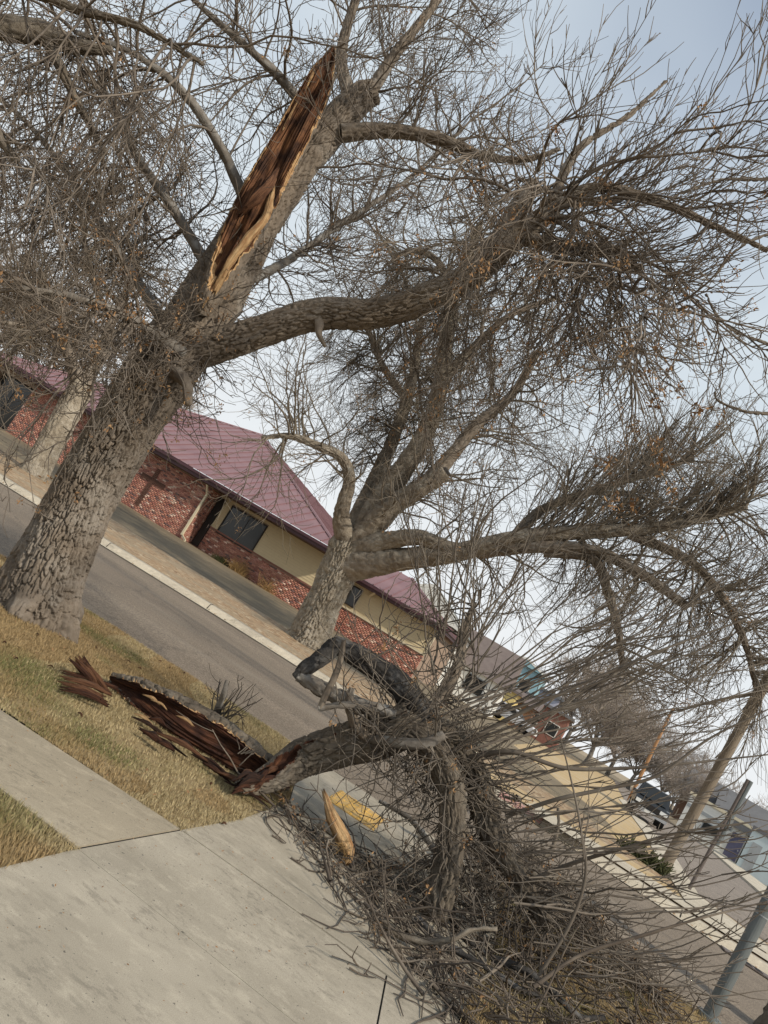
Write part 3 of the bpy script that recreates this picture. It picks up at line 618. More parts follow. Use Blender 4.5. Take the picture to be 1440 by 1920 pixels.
window(11.35, 13.65, 0.5, 2.9, 0.35, church, (12.5,))
cb('downspout', 'trim_cream', MB().hexa([(-0.02, -0.14, 0.62), (0.08, -0.14, 0.62), (0.08, -0.04, 0.62), (-0.02, -0.04, 0.62)], [(0.0, -0.14, 2.75), (0.09, -0.14, 2.75), (0.09, -0.04, 2.75), (0.0, -0.04, 2.75)])
   .hexa([(0.0, -0.14, 2.75), (0.09, -0.14, 2.75), (0.09, -0.04, 2.75), (0.0, -0.04, 2.75)], [(0.06, -0.5, 3.12), (0.15, -0.5, 3.12), (0.15, -0.4, 3.12), (0.06, -0.4, 3.12)])
   .hexa([(-0.42, -0.40, 0.44), (-0.42, -0.30, 0.44), (-0.42, -0.30, 0.53), (-0.42, -0.40, 0.53)][::-1], [(-0.02, -0.14, 0.56), (-0.02, -0.04, 0.56), (-0.02, -0.04, 0.66), (-0.02, -0.14, 0.66)][::-1]))
# roof
def hip_roof(a0, a1, b0, b1, ze, apex, ridge=None, pw=0.52, fascia=0.30, parent=church):
    """four faces; each face is laid in standing-seam panels that are parts of their own"""
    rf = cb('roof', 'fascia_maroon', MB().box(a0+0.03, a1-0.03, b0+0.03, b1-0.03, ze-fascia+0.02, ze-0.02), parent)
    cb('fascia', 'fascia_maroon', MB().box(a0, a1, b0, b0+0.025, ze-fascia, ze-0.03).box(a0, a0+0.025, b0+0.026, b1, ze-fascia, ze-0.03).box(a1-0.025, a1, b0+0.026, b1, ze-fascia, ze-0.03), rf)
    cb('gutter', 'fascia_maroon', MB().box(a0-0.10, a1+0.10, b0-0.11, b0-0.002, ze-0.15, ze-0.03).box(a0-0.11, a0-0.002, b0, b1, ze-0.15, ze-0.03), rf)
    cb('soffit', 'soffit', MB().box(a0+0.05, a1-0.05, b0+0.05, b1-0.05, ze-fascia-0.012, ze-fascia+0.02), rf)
    r0, r1 = ridge if ridge else (apex, apex)
    cor = [np.array(p, float) for p in ((a0, b0, ze), (a1, b0, ze), (a1, b1, ze), (a0, b1, ze))]; r0 = np.array(r0, float); r1 = np.array(r1, float)
    faces = [(cor[0], cor[1], r0, r1), (cor[3], cor[0], r0, r0), (cor[1], cor[2], r1, r1)]
    for (p, q, s0, s1) in faces:
        ln = np.linalg.norm(q-p); n = max(3, int(round(ln/pw))); e = (q-p)/ln
        t0, t1 = np.dot(s0-p, e), np.dot(s1-p, e); up0 = s0-p-e*t0; nrm = np.cross(e, up0); nrm /= np.linalg.norm(nrm)
        if nrm[2] < 0: nrm = -nrm
        def top(x):          # top of the face above eave position x
            if x <= t0: return p+e*x+up0*(x/t0 if t0 > 1e-6 else 0)
            if x >= t1: return p+e*x+up0*((ln-x)/(ln-t1) if ln-t1 > 1e-6 else 0)
            return p+e*x+up0
        for i in range(n):
            x0_, x1_ = ln*i/n, ln*(i+1)/n; xm = [x0_]+[x for x in (t0, t1) if x0_+1e-4 < x < x1_-1e-4]+[x1_]
            lo = [p+e*x0_, p+e*x1_]; hi = [top(x) for x in xm[::-1]]
            pts = [lo[0], lo[1]]+[h for h in hi]
            mb = MB(); ok = [pts[0]]
            for u_ in pts[1:]:
                if np.linalg.norm(u_-ok[-1]) > 1e-4: ok.append(u_)
            if np.linalg.norm(ok[0]-ok[-1]) < 1e-4: ok.pop()
            if len(ok) < 3: continue
            mb.add(ok, [list(range(len(ok)))])
            wv = e*0.018; a_, b2 = p+e*x0_, top(x0_)
            if np.linalg.norm(b2-a_) > 0.05:
                mb.hexa([a_-wv-nrm*0.01, a_+wv-nrm*0.01, b2+wv-nrm*0.01, b2-wv-nrm*0.01], [a_-wv+nrm*0.045, a_+wv+nrm*0.045, b2+wv+nrm*0.045, b2-wv+nrm*0.045])
            cb('roof_panel', 'roof_maroon', mb, rf)
    for (u0, u1) in ((cor[0], r0), (cor[1], r1)):
        d = u1-u0; sv = np.cross(d, (0, 0, 1)); sv = sv/np.linalg.norm(sv)*0.10; upv = np.array([0, 0, 0.075]); dn = np.array([0, 0, 0.01])
        cb('hip_cap', 'roof_maroon', MB().hexa([u0-sv+dn, u0+sv+dn, u1+sv+dn, u1-sv+dn], [u0-sv*0.3+upv, u0+sv*0.3+upv, u1+sv*0.3+upv, u1-sv*0.3+upv]), rf)
    return rf
hip_roof(-7.0, 14.4, -0.6, 20.5, 3.46, (4.6, 10.0, 7.85))
# set-back wing on the right
cb('wing_wall', 'mortar', MB().box(-11.55, -6.5, 3.5, 12, 0.0, 2.95))
bricks('wing_bricks', -11.55, -6.5, 0.10, 1.55, 3.498, church)
cb('wing_sill', 'trim_cream', MB().box(-11.57, -6.5, 3.44, 3.497, 1.56, 1.64))
z = 1.645
while z < 2.9:
    cb('siding_board', 'siding', MB().hexa([(-11.5, 3.475, z), (-6.5, 3.475, z), (-6.5, 3.499, z), (-11.5, 3.499, z)], [(-11.5, 3.490, z+0.122), (-6.5, 3.490, z+0.122), (-6.5, 3.499, z+0.122), (-11.5, 3.499, z+0.122)])); z += 0.125
cb('corner_trim', 'trim_cream', MB().box(-11.6, -11.5, 3.45, 3.6, 1.645, 2.95))
window(-7.6, -6.9, 1.75, 2.7, 3.46, church)
cb('downspout', 'trim_cream', MB().hexa([(-8.05, 3.40, 2.62), (-7.95, 3.40, 2.62), (-7.95, 3.46, 2.62), (-8.05, 3.46, 2.62)], [(-8.3, 2.95, 2.86), (-8.2, 2.95, 2.86), (-8.2, 3.03, 2.86), (-8.3, 3.03, 2.86)]))
hip_roof(-11.95, -5.5, 2.95, 11.5, 3.13, None, ridge=((-8.6, 6.6, 4.55), (-5.6, 6.6, 4.55)), pw=0.5, fascia=0.28)
# dry plants at the foot of the church wall
def tuft(name, label, a, b, h, n, mat, spread, cat='plant'):
    base = OB+a*E1+b*E2+np.array([0, 0, 0.40]); p0 = base+rng.normal(size=(n, 3))*np.array([spread, spread*0.6, 0])
    p, r = grow(p0, np.array([0, 0, 1])+rng.normal(size=(n, 3))*0.45, h*(0.5+0.6*rng.random(n)), 5, np.full(n, 0.012), np.full(n, 0.004), 0.1, -0.5, 0.2)
    t_ = thing(name, label, cat, tuple(base)); tw = Twigs(); tw.add(p, r); tw.obj('stems', mat, t_, 'stuff'); return t_
tuft('dry_grass_clump', 'straw coloured clump of dry grass below the church window', -2.9, 0.7, 0.85, 160, 'straw', 0.25)
tuft('low_shrub', 'small dark green shrub at the church wall below the window', -1.9, 0.7, 0.45, 200, 'shrub_green', 0.2)
tuft('dry_grass_clump', 'thin dry ornamental grass against the church brick near its right corner', -4.6, 0.65, 0.95, 60, 'straw', 0.18)

# ================================================================== TREES
def crown(tree, limbs, spec, mat, tuft_n=0, tuft_mat='seed', tuft_size=0.05):
    """branches and twigs grown from limb paths. spec: list of levels"""
    par = np.stack([resample(l) for l in limbs]); tw = Twigs(); lv = par; alltw = []
    for sp_ in spec:
        src = {'limb': par}.get(sp_.get('src'), lv)
        if 'from' in sp_: src = alltw[sp_['from']]
        kw = {k: v for k, v in sp_.items() if k not in ('src', 'from', 'n', 'sides')}
        c, r = spawn(src, sp_['n'], **kw); tw.add(c, r, sp_.get('sides', 3)); alltw.append(c); lv = c
    tw.obj('twigs', mat, tree)
    if tuft_n:
        c = alltw[-1]; i = rng.integers(0, len(c), tuft_n); v, f = seed_tufts(c[i, -1], tuft_size)
        obj('seed_clusters', v, [f], tuft_mat, tree, 'stuff')
    return alltw

# ---- the big broken tree on the verge ---------------------------------
base = G(62, 1150); D1 = float(base[1])
t1 = thing('ash_tree', 'big bare tree with a long torn brown wound, standing on the near verge', 'tree', tuple(base))
trunk_pts = PX([(48, 1172, D1), (62, 1145, D1), (105, 1040, D1), (165, 915, D1), (235, 800, D1), (300, 700, D1+.05), (352, 622, D1+.1)])
trunk_pts[0][2] = -0.15
limb('trunk', trunk_pts, [0.34, 0.325, 0.305, 0.29, 0.29, 0.315, 0.31], 'bark', t1, na=350, ds=0.0092, depth=0.042, cell=0.033, seed=3, flare=0.6, cap=False, long=5.0)
# root flare knuckles
for q, r_ in (((142, 1172), 0.13), ((95, 1178), 0.12), ((20, 1150), 0.12)):
    g_ = G(*q); limb('root', [base*0.75+g_*0.25+np.array([0, 0, .34]), g_*0.72+base*0.28+np.array([0, 0, 0.10]), g_+np.array([0.0, 0, -0.03])], [0.12, r_, 0.03], 'bark', t1, na=40, ds=0.03, depth=0.02, cell=0.045, seed=9)
LD = D1+0.1
back = PX([(335, 655, LD), (408, 540, LD+.12), (478, 420, LD+.2), (548, 320, LD+.3), (620, 240, LD+.4), (675, 185, LD+.45), (702, 172, LD+.45)])
limb('leader', back, [0.30, 0.30, 0.25, 0.205, 0.175, 0.155, 0.125], 'bark', t1, na=190, ds=0.014, depth=0.032, cell=0.034, seed=5)
# torn leader: open to the street side
tor = PX([(378, 590, LD-.30), (398, 548, LD-.33), (438, 465, LD-.30), (484, 375, LD-.24), (530, 290, LD-.2), (575, 205, LD-.18), (605, 140, LD-.17), (627, 86, LD-.15)])
split_limb(tor, [0.06, 0.115, 0.175, 0.195, 0.18, 0.165, 0.125, 0.012], t1, (0.12, -1, -0.1),
           lambda x: 0.0 if x < .07 else (0.45+1.0*min(1, (x-.07)/.18)), lambda x: 0.55*min(1, max(0, (x-.06)/.2)), ('bark', 'wood_wound', 'wood_pale'), na=170, ds=0.011, seed=4, rim=0.3, ragged=0.7)
for i in range(16):
    k = random.random(); b_ = smooth_path(tor, [1]*len(tor), .03)[0]; j = int((0.25+0.7*k)*(len(b_)-8)); sgn = random.choice((-1, 1)); rr_ = 0.15*(1-k*.5)
    o0 = b_[j]+np.array([sgn*rr_, -.06, 0]); d_ = norm(b_[j+6]-b_[j]); L_ = random.uniform(.12, .35)
    shard('pale_splinter' if sgn > 0 else 'splinter', [o0, o0+d_*L_*.5, o0+d_*L_+rng.normal(size=3)*.02], [.006, random.uniform(.010, .02), .004], .012, random.choice(['wood_pale', 'wood_brown', 'wood_wound']), t1, (0, -1, 0), 300+i, nc=14)
# pale splinter strip down the right edge of the wound and the pale knot at its foot
shard('pale_splinter', PX([(402, 548, LD-.42), (432, 492, LD-.5), (465, 447, LD-.52), (495, 412, LD-.5), (508, 372, LD-.46), (514, 350, LD-.42)]), [0.03, 0.035, 0.045, 0.035, 0.03, 0.005], 0.03, 'wood_pale', t1, seed=1)
shard('pale_splinter', PX([(388, 566, LD-.36), (394, 545, LD-.38), (404, 527, LD-.4), (410, 515, LD-.38)]), [0.05, 0.075, 0.05, 0.01], 0.06, 'wood_pale', t1, seed=2)
shard('torn_strip', PX([(452, 402, LD-.42), (480, 372, LD-.5), (505, 345, LD-.48), (520, 318, LD-.42)]), [0.02, 0.06, 0.05, 0.01], 0.03, 'wood_brown', t1, seed=3)
right = PX([(345, 655, LD-.02), (410, 645, LD-.1), (500, 618, LD-.22), (600, 588, LD-.34), (690, 588, LD-.44), (760, 575, LD-.52), (830, 545, LD-.6), (895, 510, LD-.66), (945, 462, LD-.7)])
limb('limb', right, [0.21, 0.165, 0.148, 0.148, 0.135, 0.135, 0.12, 0.12, 0.11], 'bark', t1, na=150, ds=0.014, depth=0.030, cell=0.032, seed=6, knob=0.2)
for pts, rr in (([(925, 480, LD-.7), (950, 430, LD-.68), (975, 385, LD-.66), (1003, 345, LD-.65)], [0.11, 0.095, 0.085, 0.07]),
                ([(930, 475, LD-.7), (975, 440, LD-.75), (1012, 412, LD-.8), (1040, 395, LD-.8)], [0.12, 0.10, 0.09, 0.06]),
                ([(980, 445, LD-.75), (1060, 465, LD-.85), (1150, 470, LD-.95), (1200, 505, LD-1.0)], [0.06, 0.05, 0.04, 0.02]),
                ([(690, 180, LD+.45), (640, 250, LD+.3), (720, 245, LD+.3), (800, 255, LD+.2), (860, 275, LD+.1), (905, 292, LD), (980, 300, LD-.1), (1050, 280, LD-.2)][1:], [0.09, 0.075, 0.06, 0.05, 0.038, 0.024, 0.01]),
                ([(690, 180, LD+.45), (735, 110, LD+.5), (790, 40, LD+.6), (850, -40, LD+.7)], [0.07, 0.05, 0.04, 0.03]),
                ([(660, 195, LD+.45), (640, 110, LD+.7), (660, 20, LD+.9), (700, -80, LD+1.1)], [0.08, 0.055, 0.045, 0.03]),
                ([(1020, 400, LD-.8), (1080, 362, LD-.9), (1140, 352, LD-1.0), (1240, 380, LD-1.1), (1330, 420, LD-1.2), (1440, 470, LD-1.3)], [0.05, 0.04, 0.035, 0.028, 0.02, 0.012]),
                ([(1030, 395, LD-.8), (1060, 320, LD-.7), (1095, 270, LD-.6), (1180, 215, LD-.5), (1250, 150, LD-.4)], [0.045, 0.03, 0.024, 0.016, 0.008])):
    limb('limb', PX(pts), rr, 'bark', t1, na=44, ds=0.024, depth=0.022, cell=0.026, seed=int(pts[0][0]))
limb('stub', PX([(330, 700, LD-.3), (350, 720, LD-.5), (352, 758, LD-.6)]), [0.07, 0.05, 0.035], 'bark', t1, na=24, ds=0.03, depth=0.012, seed=2)
limb('stub', PX([(600, 590, LD-.4), (598, 625, LD-.5), (610, 650, LD-.52)]), [0.06, 0.03, 0.012], 'bark', t1, na=16, ds=0.03, depth=0.008, seed=2)
LM = dict(
    bl=[(330, 640, LD+.1), (240, 500, LD+.6), (150, 360, LD+1.1), (60, 240, LD+1.5), (-40, 150, LD+1.8)],
    bl2=[(400, 520, LD), (330, 400, LD+.3), (250, 280, LD+.6), (190, 150, LD+.9), (150, 0, LD+1.2)],
    bl3=[(470, 400, LD+.2), (410, 270, LD-.1), (340, 170, LD-.4), (250, 100, LD-.7), (140, 60, LD-.9)],
    bt=[(600, 240, LD+.4), (520, 140, LD+.2), (430, 60, LD), (330, -30, LD-.2)],
    bb=[(380, 560, LD+.2), (520, 500, LD+1.4), (640, 420, LD+2.2), (760, 340, LD+2.8), (860, 250, LD+3.2)],
    bf=[(340, 660, LD-.3), (250, 600, LD-.9), (150, 560, LD-1.3), (40, 540, LD-1.6)])
for k, v in LM.items(): limb('limb', PX(v), list(np.linspace(0.06, 0.015, len(v))), 'bark_grey', t1, na=18, ds=0.06, depth=0.012, seed=len(k)*7)
LPX = {k: PX(v) for k, v in LM.items()}
tw = Twigs(); tufts = []
def add(par, n, **kw):
    sides = kw.pop('sides', 3); c, r = spawn(par, n, **kw); tw.add(c, r, sides); return c
def rs(*a): return np.stack([resample(x) for x in a])
# canopy: arching branches, then twigs with upturned ends
A = rs(LPX['bl'], LPX['bl2'], LPX['bl3'], LPX['bt'], LPX['bf'])
b1 = add(A, 130, t0=.15, t1=1, ln=(0.7, 1.9), spread=1, up=0.15, K=9, r=(0.015, 0.005), z0=-0.5, z1=-0.15, wig=0.22, fwd=0.6, sides=5)
b2 = add(b1, 1300, t0=.1, t1=1, ln=(0.35, 1.0), spread=.8, up=0, K=7, r=(0.006, 0.0028), z0=-0.4, z1=0.45, wig=0.22, fwd=0.7)
b3 = add(b2, 4600, t0=.15, t1=1, ln=(0.12, 0.42), spread=.7, up=.1, K=4, r=(0.0042, 0.0024), z0=0, z1=0.5, wig=0.22, fwd=0.7); tufts.append((b3, 520))
Bk = rs(LPX['bb'], back[2:], PX([(660, 195, LD+.45), (640, 110, LD+.7), (660, 20, LD+.9), (700, -80, LD+1.1)]), PX([(690, 180, LD+.45), (735, 110, LD+.5), (790, 40, LD+.6), (850, -40, LD+.7)]), PX([(640, 250, LD+.3), (720, 245, LD+.3), (800, 255, LD+.2), (860, 275, LD+.1), (905, 292, LD)]))
c1 = add(Bk, 95, t0=.2, t1=1, ln=(0.6, 1.6), spread=1, up=0.25, K=9, r=(0.014, 0.005), z0=-0.2, z1=0.25, wig=0.22, fwd=0.6, sides=5)
c2 = add(c1, 1150, t0=.1, t1=1, ln=(0.3, 0.9), spread=.75, up=.1, K=7, r=(0.0058, 0.0028), z0=-0.2, z1=0.6, wig=0.2, fwd=0.8)
c3 = add(c2, 3600, t0=.2, t1=1, ln=(0.1, 0.4), spread=.6, up=.1, K=4, r=(0.0042, 0.0024), z0=0, z1=0.5, wig=0.2, fwd=0.8); tufts.append((c3, 90))
# pollard head at the end of the right limb: a burst of straight shoots
H = PX([(985, 420, LD-.75), (1010, 400, LD-.8), (1035, 398, LD-.8), (1005, 440, LD-.8), (1060, 462, LD-.85), (1130, 468, LD-.93), (1000, 350, LD-.65)])
n_h = 26; p0 = H[rng.integers(0, len(H), n_h)]+rng.normal(size=(n_h, 3))*0.05
d0 = np.array([0.6, -0.05, 0.2])+rng.normal(size=(n_h, 3))*np.array([0.5, 0.9, 0.5])
h0, hr = grow(p0, d0, 0.8+1.2*rng.random(n_h), 11, 0.014+0.012*rng.random(n_h), np.full(n_h, 0.006), -0.5, 0.35, 0.26); tw.add(h0, hr, 6)
h1 = add(h0, 130, t0=.12, t1=1, ln=(0.4, 1.3), spread=.65, up=.15, K=9, r=(0.0095, 0.0042), z0=-.1, z1=.5, wig=.2, fwd=.8, sides=4)
h2 = add(h1, 760, t0=.15, t1=1, ln=(0.25, 0.9), spread=.45, up=.1, K=7, r=(0.0054, 0.0026), z0=0.0, z1=0.5, wig=0.16, fwd=1.0)
hh1 = add(h0, 48, t0=.1, t1=.9, ln=(0.5, 1.5), spread=.8, up=-.8, K=9, r=(0.009, 0.0045), z0=-.8, z1=-.2, wig=.2, fwd=.4, sides=4)
hh2 = add(hh1, 320, t0=.1, t1=1, ln=(0.25, 0.8), spread=.55, up=-.1, K=7, r=(0.0058, 0.003), z0=-.3, z1=.3, wig=.2, fwd=.8)
hh3 = add(hh2, 900, t0=.2, t1=1, ln=(0.08, 0.3), spread=.6, K=4, r=(0.004, 0.0025), z0=0, z1=.4, wig=.2, fwd=.8); tufts.append((hh3, 90))
h3 = add(h2, 1500, t0=.3, t1=1, ln=(0.08, 0.3), spread=.5, up=.1, K=4, r=(0.0045, 0.0028), z0=0, z1=0.4, wig=0.2, fwd=0.9)
# hanging masses below the right limb and its head
Hd = rs(right[4:], right[6:], H[[3, 4, 5]], h0[0], h0[1], h0[2], h0[3], h0[4])
g1 = add(Hd, 44, t0=.15, t1=1, ln=(0.5, 2.0), spread=1.2, up=-0.6, K=9, r=(0.014, 0.005), z0=-0.9, z1=-0.3, wig=0.22, fwd=0.3, sides=4, bias=(.15, 0, 0))
g2_ = add(g1, 600, t0=.1, t1=1, ln=(0.25, 0.8), spread=.6, up=-.15, K=7, r=(0.006, 0.003), z0=-0.4, z1=0.3, wig=0.22, fwd=0.8)
g3 = add(g2_, 1100, t0=.2, t1=1, ln=(0.1, 0.35), spread=.6, K=5, r=(0.0045, 0.0026), z0=-.1, z1=0.4, wig=0.22, fwd=0.8); tufts.append((g3, 170))
# epicormic shoots round the crotch
Ep = rs(trunk_pts[4:], right[:2], back[:3], LPX['bf'][:3])
e1_ = add(Ep, 220, t0=.1, t1=1, ln=(0.35, 1.05), spread=1.3, up=-.05, K=9, r=(0.009, 0.0035), z0=-0.55, z1=0.1, wig=0.34, fwd=0.2)
e2_ = add(e1_, 620, t0=.2, t1=1, ln=(0.12, 0.5), spread=.7, K=6, r=(0.005, 0.0028), z0=-.3, z1=0.4, wig=0.28, fwd=0.7); tufts.append((e2_, 120))
tw.obj('twigs', 'twig', t1)
cs = np.concatenate([c[rng.integers(0, len(c), n), -1] for c, n in tufts])
hv = g3[(g3[:, -1, 0] > P(1100, 800, LD-.8)[0]-0.3)]
v, f = seed_tufts(np.concatenate([cs]), 0.035, 12); obj('seed_clusters', v, [f], 'seed', t1, 'stuff')
sc_px = [(1215, 700), (1245, 715), (1275, 730), (1310, 770), (1225, 820), (1240, 855), (1245, 870), (1180, 950), (1195, 800), (1140, 870), (1265, 910), (1230, 760), (1150, 940)]
cc = np.array([P(x+random.uniform(-4, 4), y+random.uniform(-4, 4), LD-.9+random.uniform(-.3, .3)) for x, y in sc_px])
v, f = seed_tufts(cc, 0.06, 30); obj('seed_clusters', v, [f], 'seed', t1, 'stuff')
for q in cc:
    st = P(1080, 560, LD-.9)+rng.normal(size=3)*0.25; md = (st+q)/2+np.array([0.1, 0, 0.12]); pp, rr, _ = smooth_path([st, md, q], [0.008, 0.006, 0.003], 0.12)
    tww = Twigs(); tww.add(pp[None], rr[None], 4); tww.obj('hanging_twig', 'twig', t1, None)

# ---- tree across the street with a fat pale sunlit trunk ----------------------
base = G(575, 1212, 0.03); D2 = float(base[1])
t2 = thing('ash_tree', 'stout bare tree with many heavy limbs behind the far kerb', 'tree', tuple(base))
tp = PX([(566, 1226, D2), (576, 1205, D2), (604, 1140, D2), (630, 1080, D2), (652, 1030, D2), (668, 992, D2)])
limb('trunk', tp, [0.60, 0.57, 0.52, 0.52, 0.56, 0.40], 'bark_pale_lit', t2, na=180, ds=0.03, depth=0.07, cell=0.075, seed=11, flare=0.3, knob=0.12)
L2 = [([(655, 1028, 0), (640, 968, -.5), (655, 900, -.9), (640, 858, -1), (600, 838, -1.2), (545, 818, -1.4), (490, 820, -1.6)], [.38, .22, .15, .13, .11, .07, .03]),
      ([(655, 1028, 0), (692, 925, .6), (726, 850, 1), (755, 775, 1.4), (778, 690, 1.7), (790, 600, 2)], [.38, .24, .19, .17, .13, .07]),
      ([(657, 1030, 0), (735, 910, -.3), (782, 840, -.6), (815, 770, -.8), (832, 690, -1), (842, 600, -1.2), (868, 510, -1.4), (900, 420, -1.6)], [.46, .32, .26, .23, .20, .16, .12, .07]),
      ([(660, 1025, 0), (735, 950, -.8), (790, 915, -1.3), (835, 885, -1.6)], [.42, .29, .24, .21]),
      ([(800, 905, -1.3), (850, 850, -1.2), (900, 790, -1.1), (960, 740, -1), (1010, 660, -.8)], [.22, .18, .14, .11, .06]),
      ([(640, 1062, 0), (760, 1048, -1), (860, 1035, -1.8), (960, 1012, -2.4), (1060, 1000, -2.8), (1160, 995, -3.1), (1260, 985, -3.3), (1400, 950, -3.6)], [.50, .31, .25, .21, .18, .15, .11, .06]),
      ([(655, 1035, 0), (740, 1012, -1), (790, 1008, -1.4), (850, 1030, -1.8), (930, 1030, -2.2)], [.42, .24, .20, .18, .16]),
      ([(900, 1035, -2), (1000, 1025, -2.6), (1110, 1032, -3), (1200, 1075, -3.2), (1290, 1138, -3.4)], [.18, .15, .13, .12, .09]),
      ([(1020, 1035, -2.6), (1110, 1048, -3), (1140, 1110, -3.1), (1160, 1190, -3.2), (1168, 1260, -3.2)], [.12, .11, .10, .08, .05]),
      ([(1180, 1000, -3), (1290, 1050, -3.3), (1350, 1115, -3.5), (1395, 1200, -3.6), (1420, 1300, -3.6)], [.12, .10, .085, .06, .03]),
      ([(960, 1010, -2.4), (1010, 960, -2), (1080, 930, -1.8), (1180, 900, -1.6), (1300, 860, -1.5)], [.13, .11, .09, .07, .04]),
      ([(840, 700, -1), (900, 640, -1.6), (960, 590, -2), (1040, 560, -2.2)], [.14, .1, .07, .04]),
      ([(770, 760, 1.4), (720, 690, 1.6), (690, 620, 1.8), (640, 560, 2)], [.12, .09, .06, .03]),
      ([(842, 640, -1.1), (850, 560, -.6), (820, 490, -.2), (770, 470, 0), (720, 500, .2)], [.12, .10, .08, .06, .03])]
lp2 = []
for i, (pts, rr) in enumerate(L2):
    q = PX([(x, y, D2+d) for x, y, d in pts]); lp2.append(q)
    limb('limb', q, rr, 'bark_mid' if i in (0, 1, 2, 3, 5, 6) else 'bark', t2, na=44, ds=0.06, depth=0.045, cell=0.06, seed=20+i, knob=0.12)
# solid dark plug stands in for the shade in the stub limb's hollow end
e_ = lp2[3][-1]; dd = norm(lp2[3][-1]-lp2[3][-2]); MB().cyl(e_-dd*0.02, e_+dd*0.09, 0.16, 0.12, 16).obj('dark_plug', 'bark_black', t2)
tw = Twigs()
q2 = np.stack([resample(x) for x in lp2])
k1 = add(q2, 420, t0=.3, t1=1, ln=(1.2, 3.2), spread=1, up=.3, K=10, r=(0.034, 0.011), z0=-.2, z1=.1, wig=.24, fwd=.5, sides=5)
k2 = add(k1, 3600, t0=.1, t1=1, ln=(0.6, 1.8), spread=.8, up=0, K=6, r=(0.011, 0.0055), z0=-.35, z1=.2, wig=.22, fwd=.7)
k3 = add(k2, 9000, t0=.15, t1=1, ln=(0.25, 0.9), spread=.65, up=0, K=4, r=(0.0068, 0.0042), z0=-.1, z1=.3, wig=.22, fwd=.75)
# drooping sprays
k4 = add(q2[[1, 2, 4, 11, 12, 13, 9, 7]], 130, t0=.35, t1=1, ln=(1.0, 2.6), spread=.7, up=-.5, K=9, r=(0.022, 0.009), z0=-.8, z1=-.4, wig=.22, fwd=.3, sides=4)
k5 = add(k4, 4200, t0=.05, t1=1, ln=(0.4, 1.3), spread=.55, up=-.2, K=5, r=(0.0075, 0.0042), z0=-.4, z1=.1, wig=.2, fwd=.8)
# upswept shoots on the right arm
k6 = add(q2[[5, 10, 9]], 300, t0=.45, t1=1, ln=(1.0, 2.8), spread=.4, up=.7, K=8, r=(0.018, 0.007), z0=.2, z1=.5, wig=.14, fwd=.6, sides=4)
k7 = add(k6, 1500, t0=.2, t1=1, ln=(0.5, 1.5), spread=.35, up=.25, K=5, r=(0.009, 0.006), z0=.1, z1=.4, wig=.14, fwd=1)
tw.obj('twigs', 'twig_far', t2)
c_ = np.concatenate([k5[rng.integers(0, len(k5), 160), -1], k3[rng.integers(0, len(k3), 160), -1]]); v, f = seed_tufts(c_, 0.07, 12); obj('seed_clusters', v, [f], 'seed', t2, 'stuff')

# ---- trees further along -------------------------------------------------
def bare_tree(label, base, h, seed, mat='twig_far', bark='bark_pale_lit', tr=0.35, n=(60, 500, 1600), lean=(0, 0), spread=0.35, rs_=1.0, group=None, zlow=0.32, name='bare_tree'):
    base = np.array(base, float); t_ = thing(name, label, 'tree', tuple(base), group)
    top = base+np.array([lean[0], lean[1], h*zlow]); tp_ = np.array([base+np.array([0, 0, -.15]), base*0.5+top*0.5+rng.normal(size=3)*h*0.008, top])
    limb('trunk', tp_, [tr*1.15, tr, tr*0.85], bark, t_, na=36, ds=0.12, depth=0.03, cell=0.09, seed=seed, flare=0.2)
    ls_ = []
    for i in range(6):
        a = i*1.05+seed; d = np.array([math.cos(a)*spread, math.sin(a)*spread, 1.0]); k = h*(0.45+0.25*rng.random())
        q = np.array([top-np.array([0, 0, tr*0.8]), top+d*k*0.35+rng.normal(size=3)*h*0.02, top+d*k*0.7+rng.normal(size=3)*h*0.03, top+d*k+rng.normal(size=3)*h*0.04])
        limb('limb', q, [tr*0.55, tr*0.36, tr*0.2, tr*0.06], bark, t_, na=14, ds=0.25, depth=0.02, cell=0.09, seed=seed+i); ls_.append(q)
    tw_ = Twigs(); q = np.stack([resample(x) for x in ls_])
    a1, r = spawn(q, n[0], .15, 1, (h*.12, h*.3), 1, .25, 8, (tr*0.11*rs_, 0.012*rs_), -.1, .3, .22, .5); tw_.add(a1, r, 4)
    a2, r = spawn(a1, n[1], .1, 1, (h*.06, h*.17), .8, .1, 6, (0.016*rs_, 0.008*rs_), -.1, .4, .2, .7); tw_.add(a2, r)
    a3, r = spawn(a2, n[2], .1, 1, (h*.03, h*.09), .6, .1, 4, (0.010*rs_, 0.0065*rs_), 0, .4, .2, .8); tw_.add(a3, r)
    tw_.obj('twigs', mat, t_); return t_
b3_ = G(62, 893, 0.03)
t3 = thing('ash_tree', 'bare tree with pale sunlit trunk left behind the big trunk', 'tree', tuple(b3_)); D3 = float(b3_[1])
limb('trunk', PX([(52, 905, D3), (64, 888, D3), (100, 822, D3), (140, 750, D3), (158, 718, D3)]), [0.46, 0.43, 0.40, 0.42, 0.36], 'bark_pale_lit', t3, na=100, ds=0.04, depth=0.035, cell=0.075, seed=31, flare=0.25)
l3 = []
for pts, rr in (([(150, 735, 0), (138, 690, -.3), (125, 650, -.5), (118, 600, -.7), (80, 540, -1), (40, 480, -1.2)], [.24, .2, .17, .13, .09, .05]), ([(155, 725, 0), (190, 660, .5), (215, 590, .8), (260, 500, 1.2)], [.26, .2, .14, .07]), ([(125, 640, -.5), (90, 620, -1), (40, 610, -1.5), (-20, 600, -2)], [.1, .08, .06, .04]), ([(210, 600, .8), (180, 540, .4), (160, 460, 0), (150, 390, 0)], [.12, .1, .07, .04])):
    q = PX([(x, y, D3+d) for x, y, d in pts]); l3.append(q); limb('limb', q, rr, 'bark', t3, na=26, ds=0.1, depth=0.025, cell=0.07, seed=int(pts[1][0]))
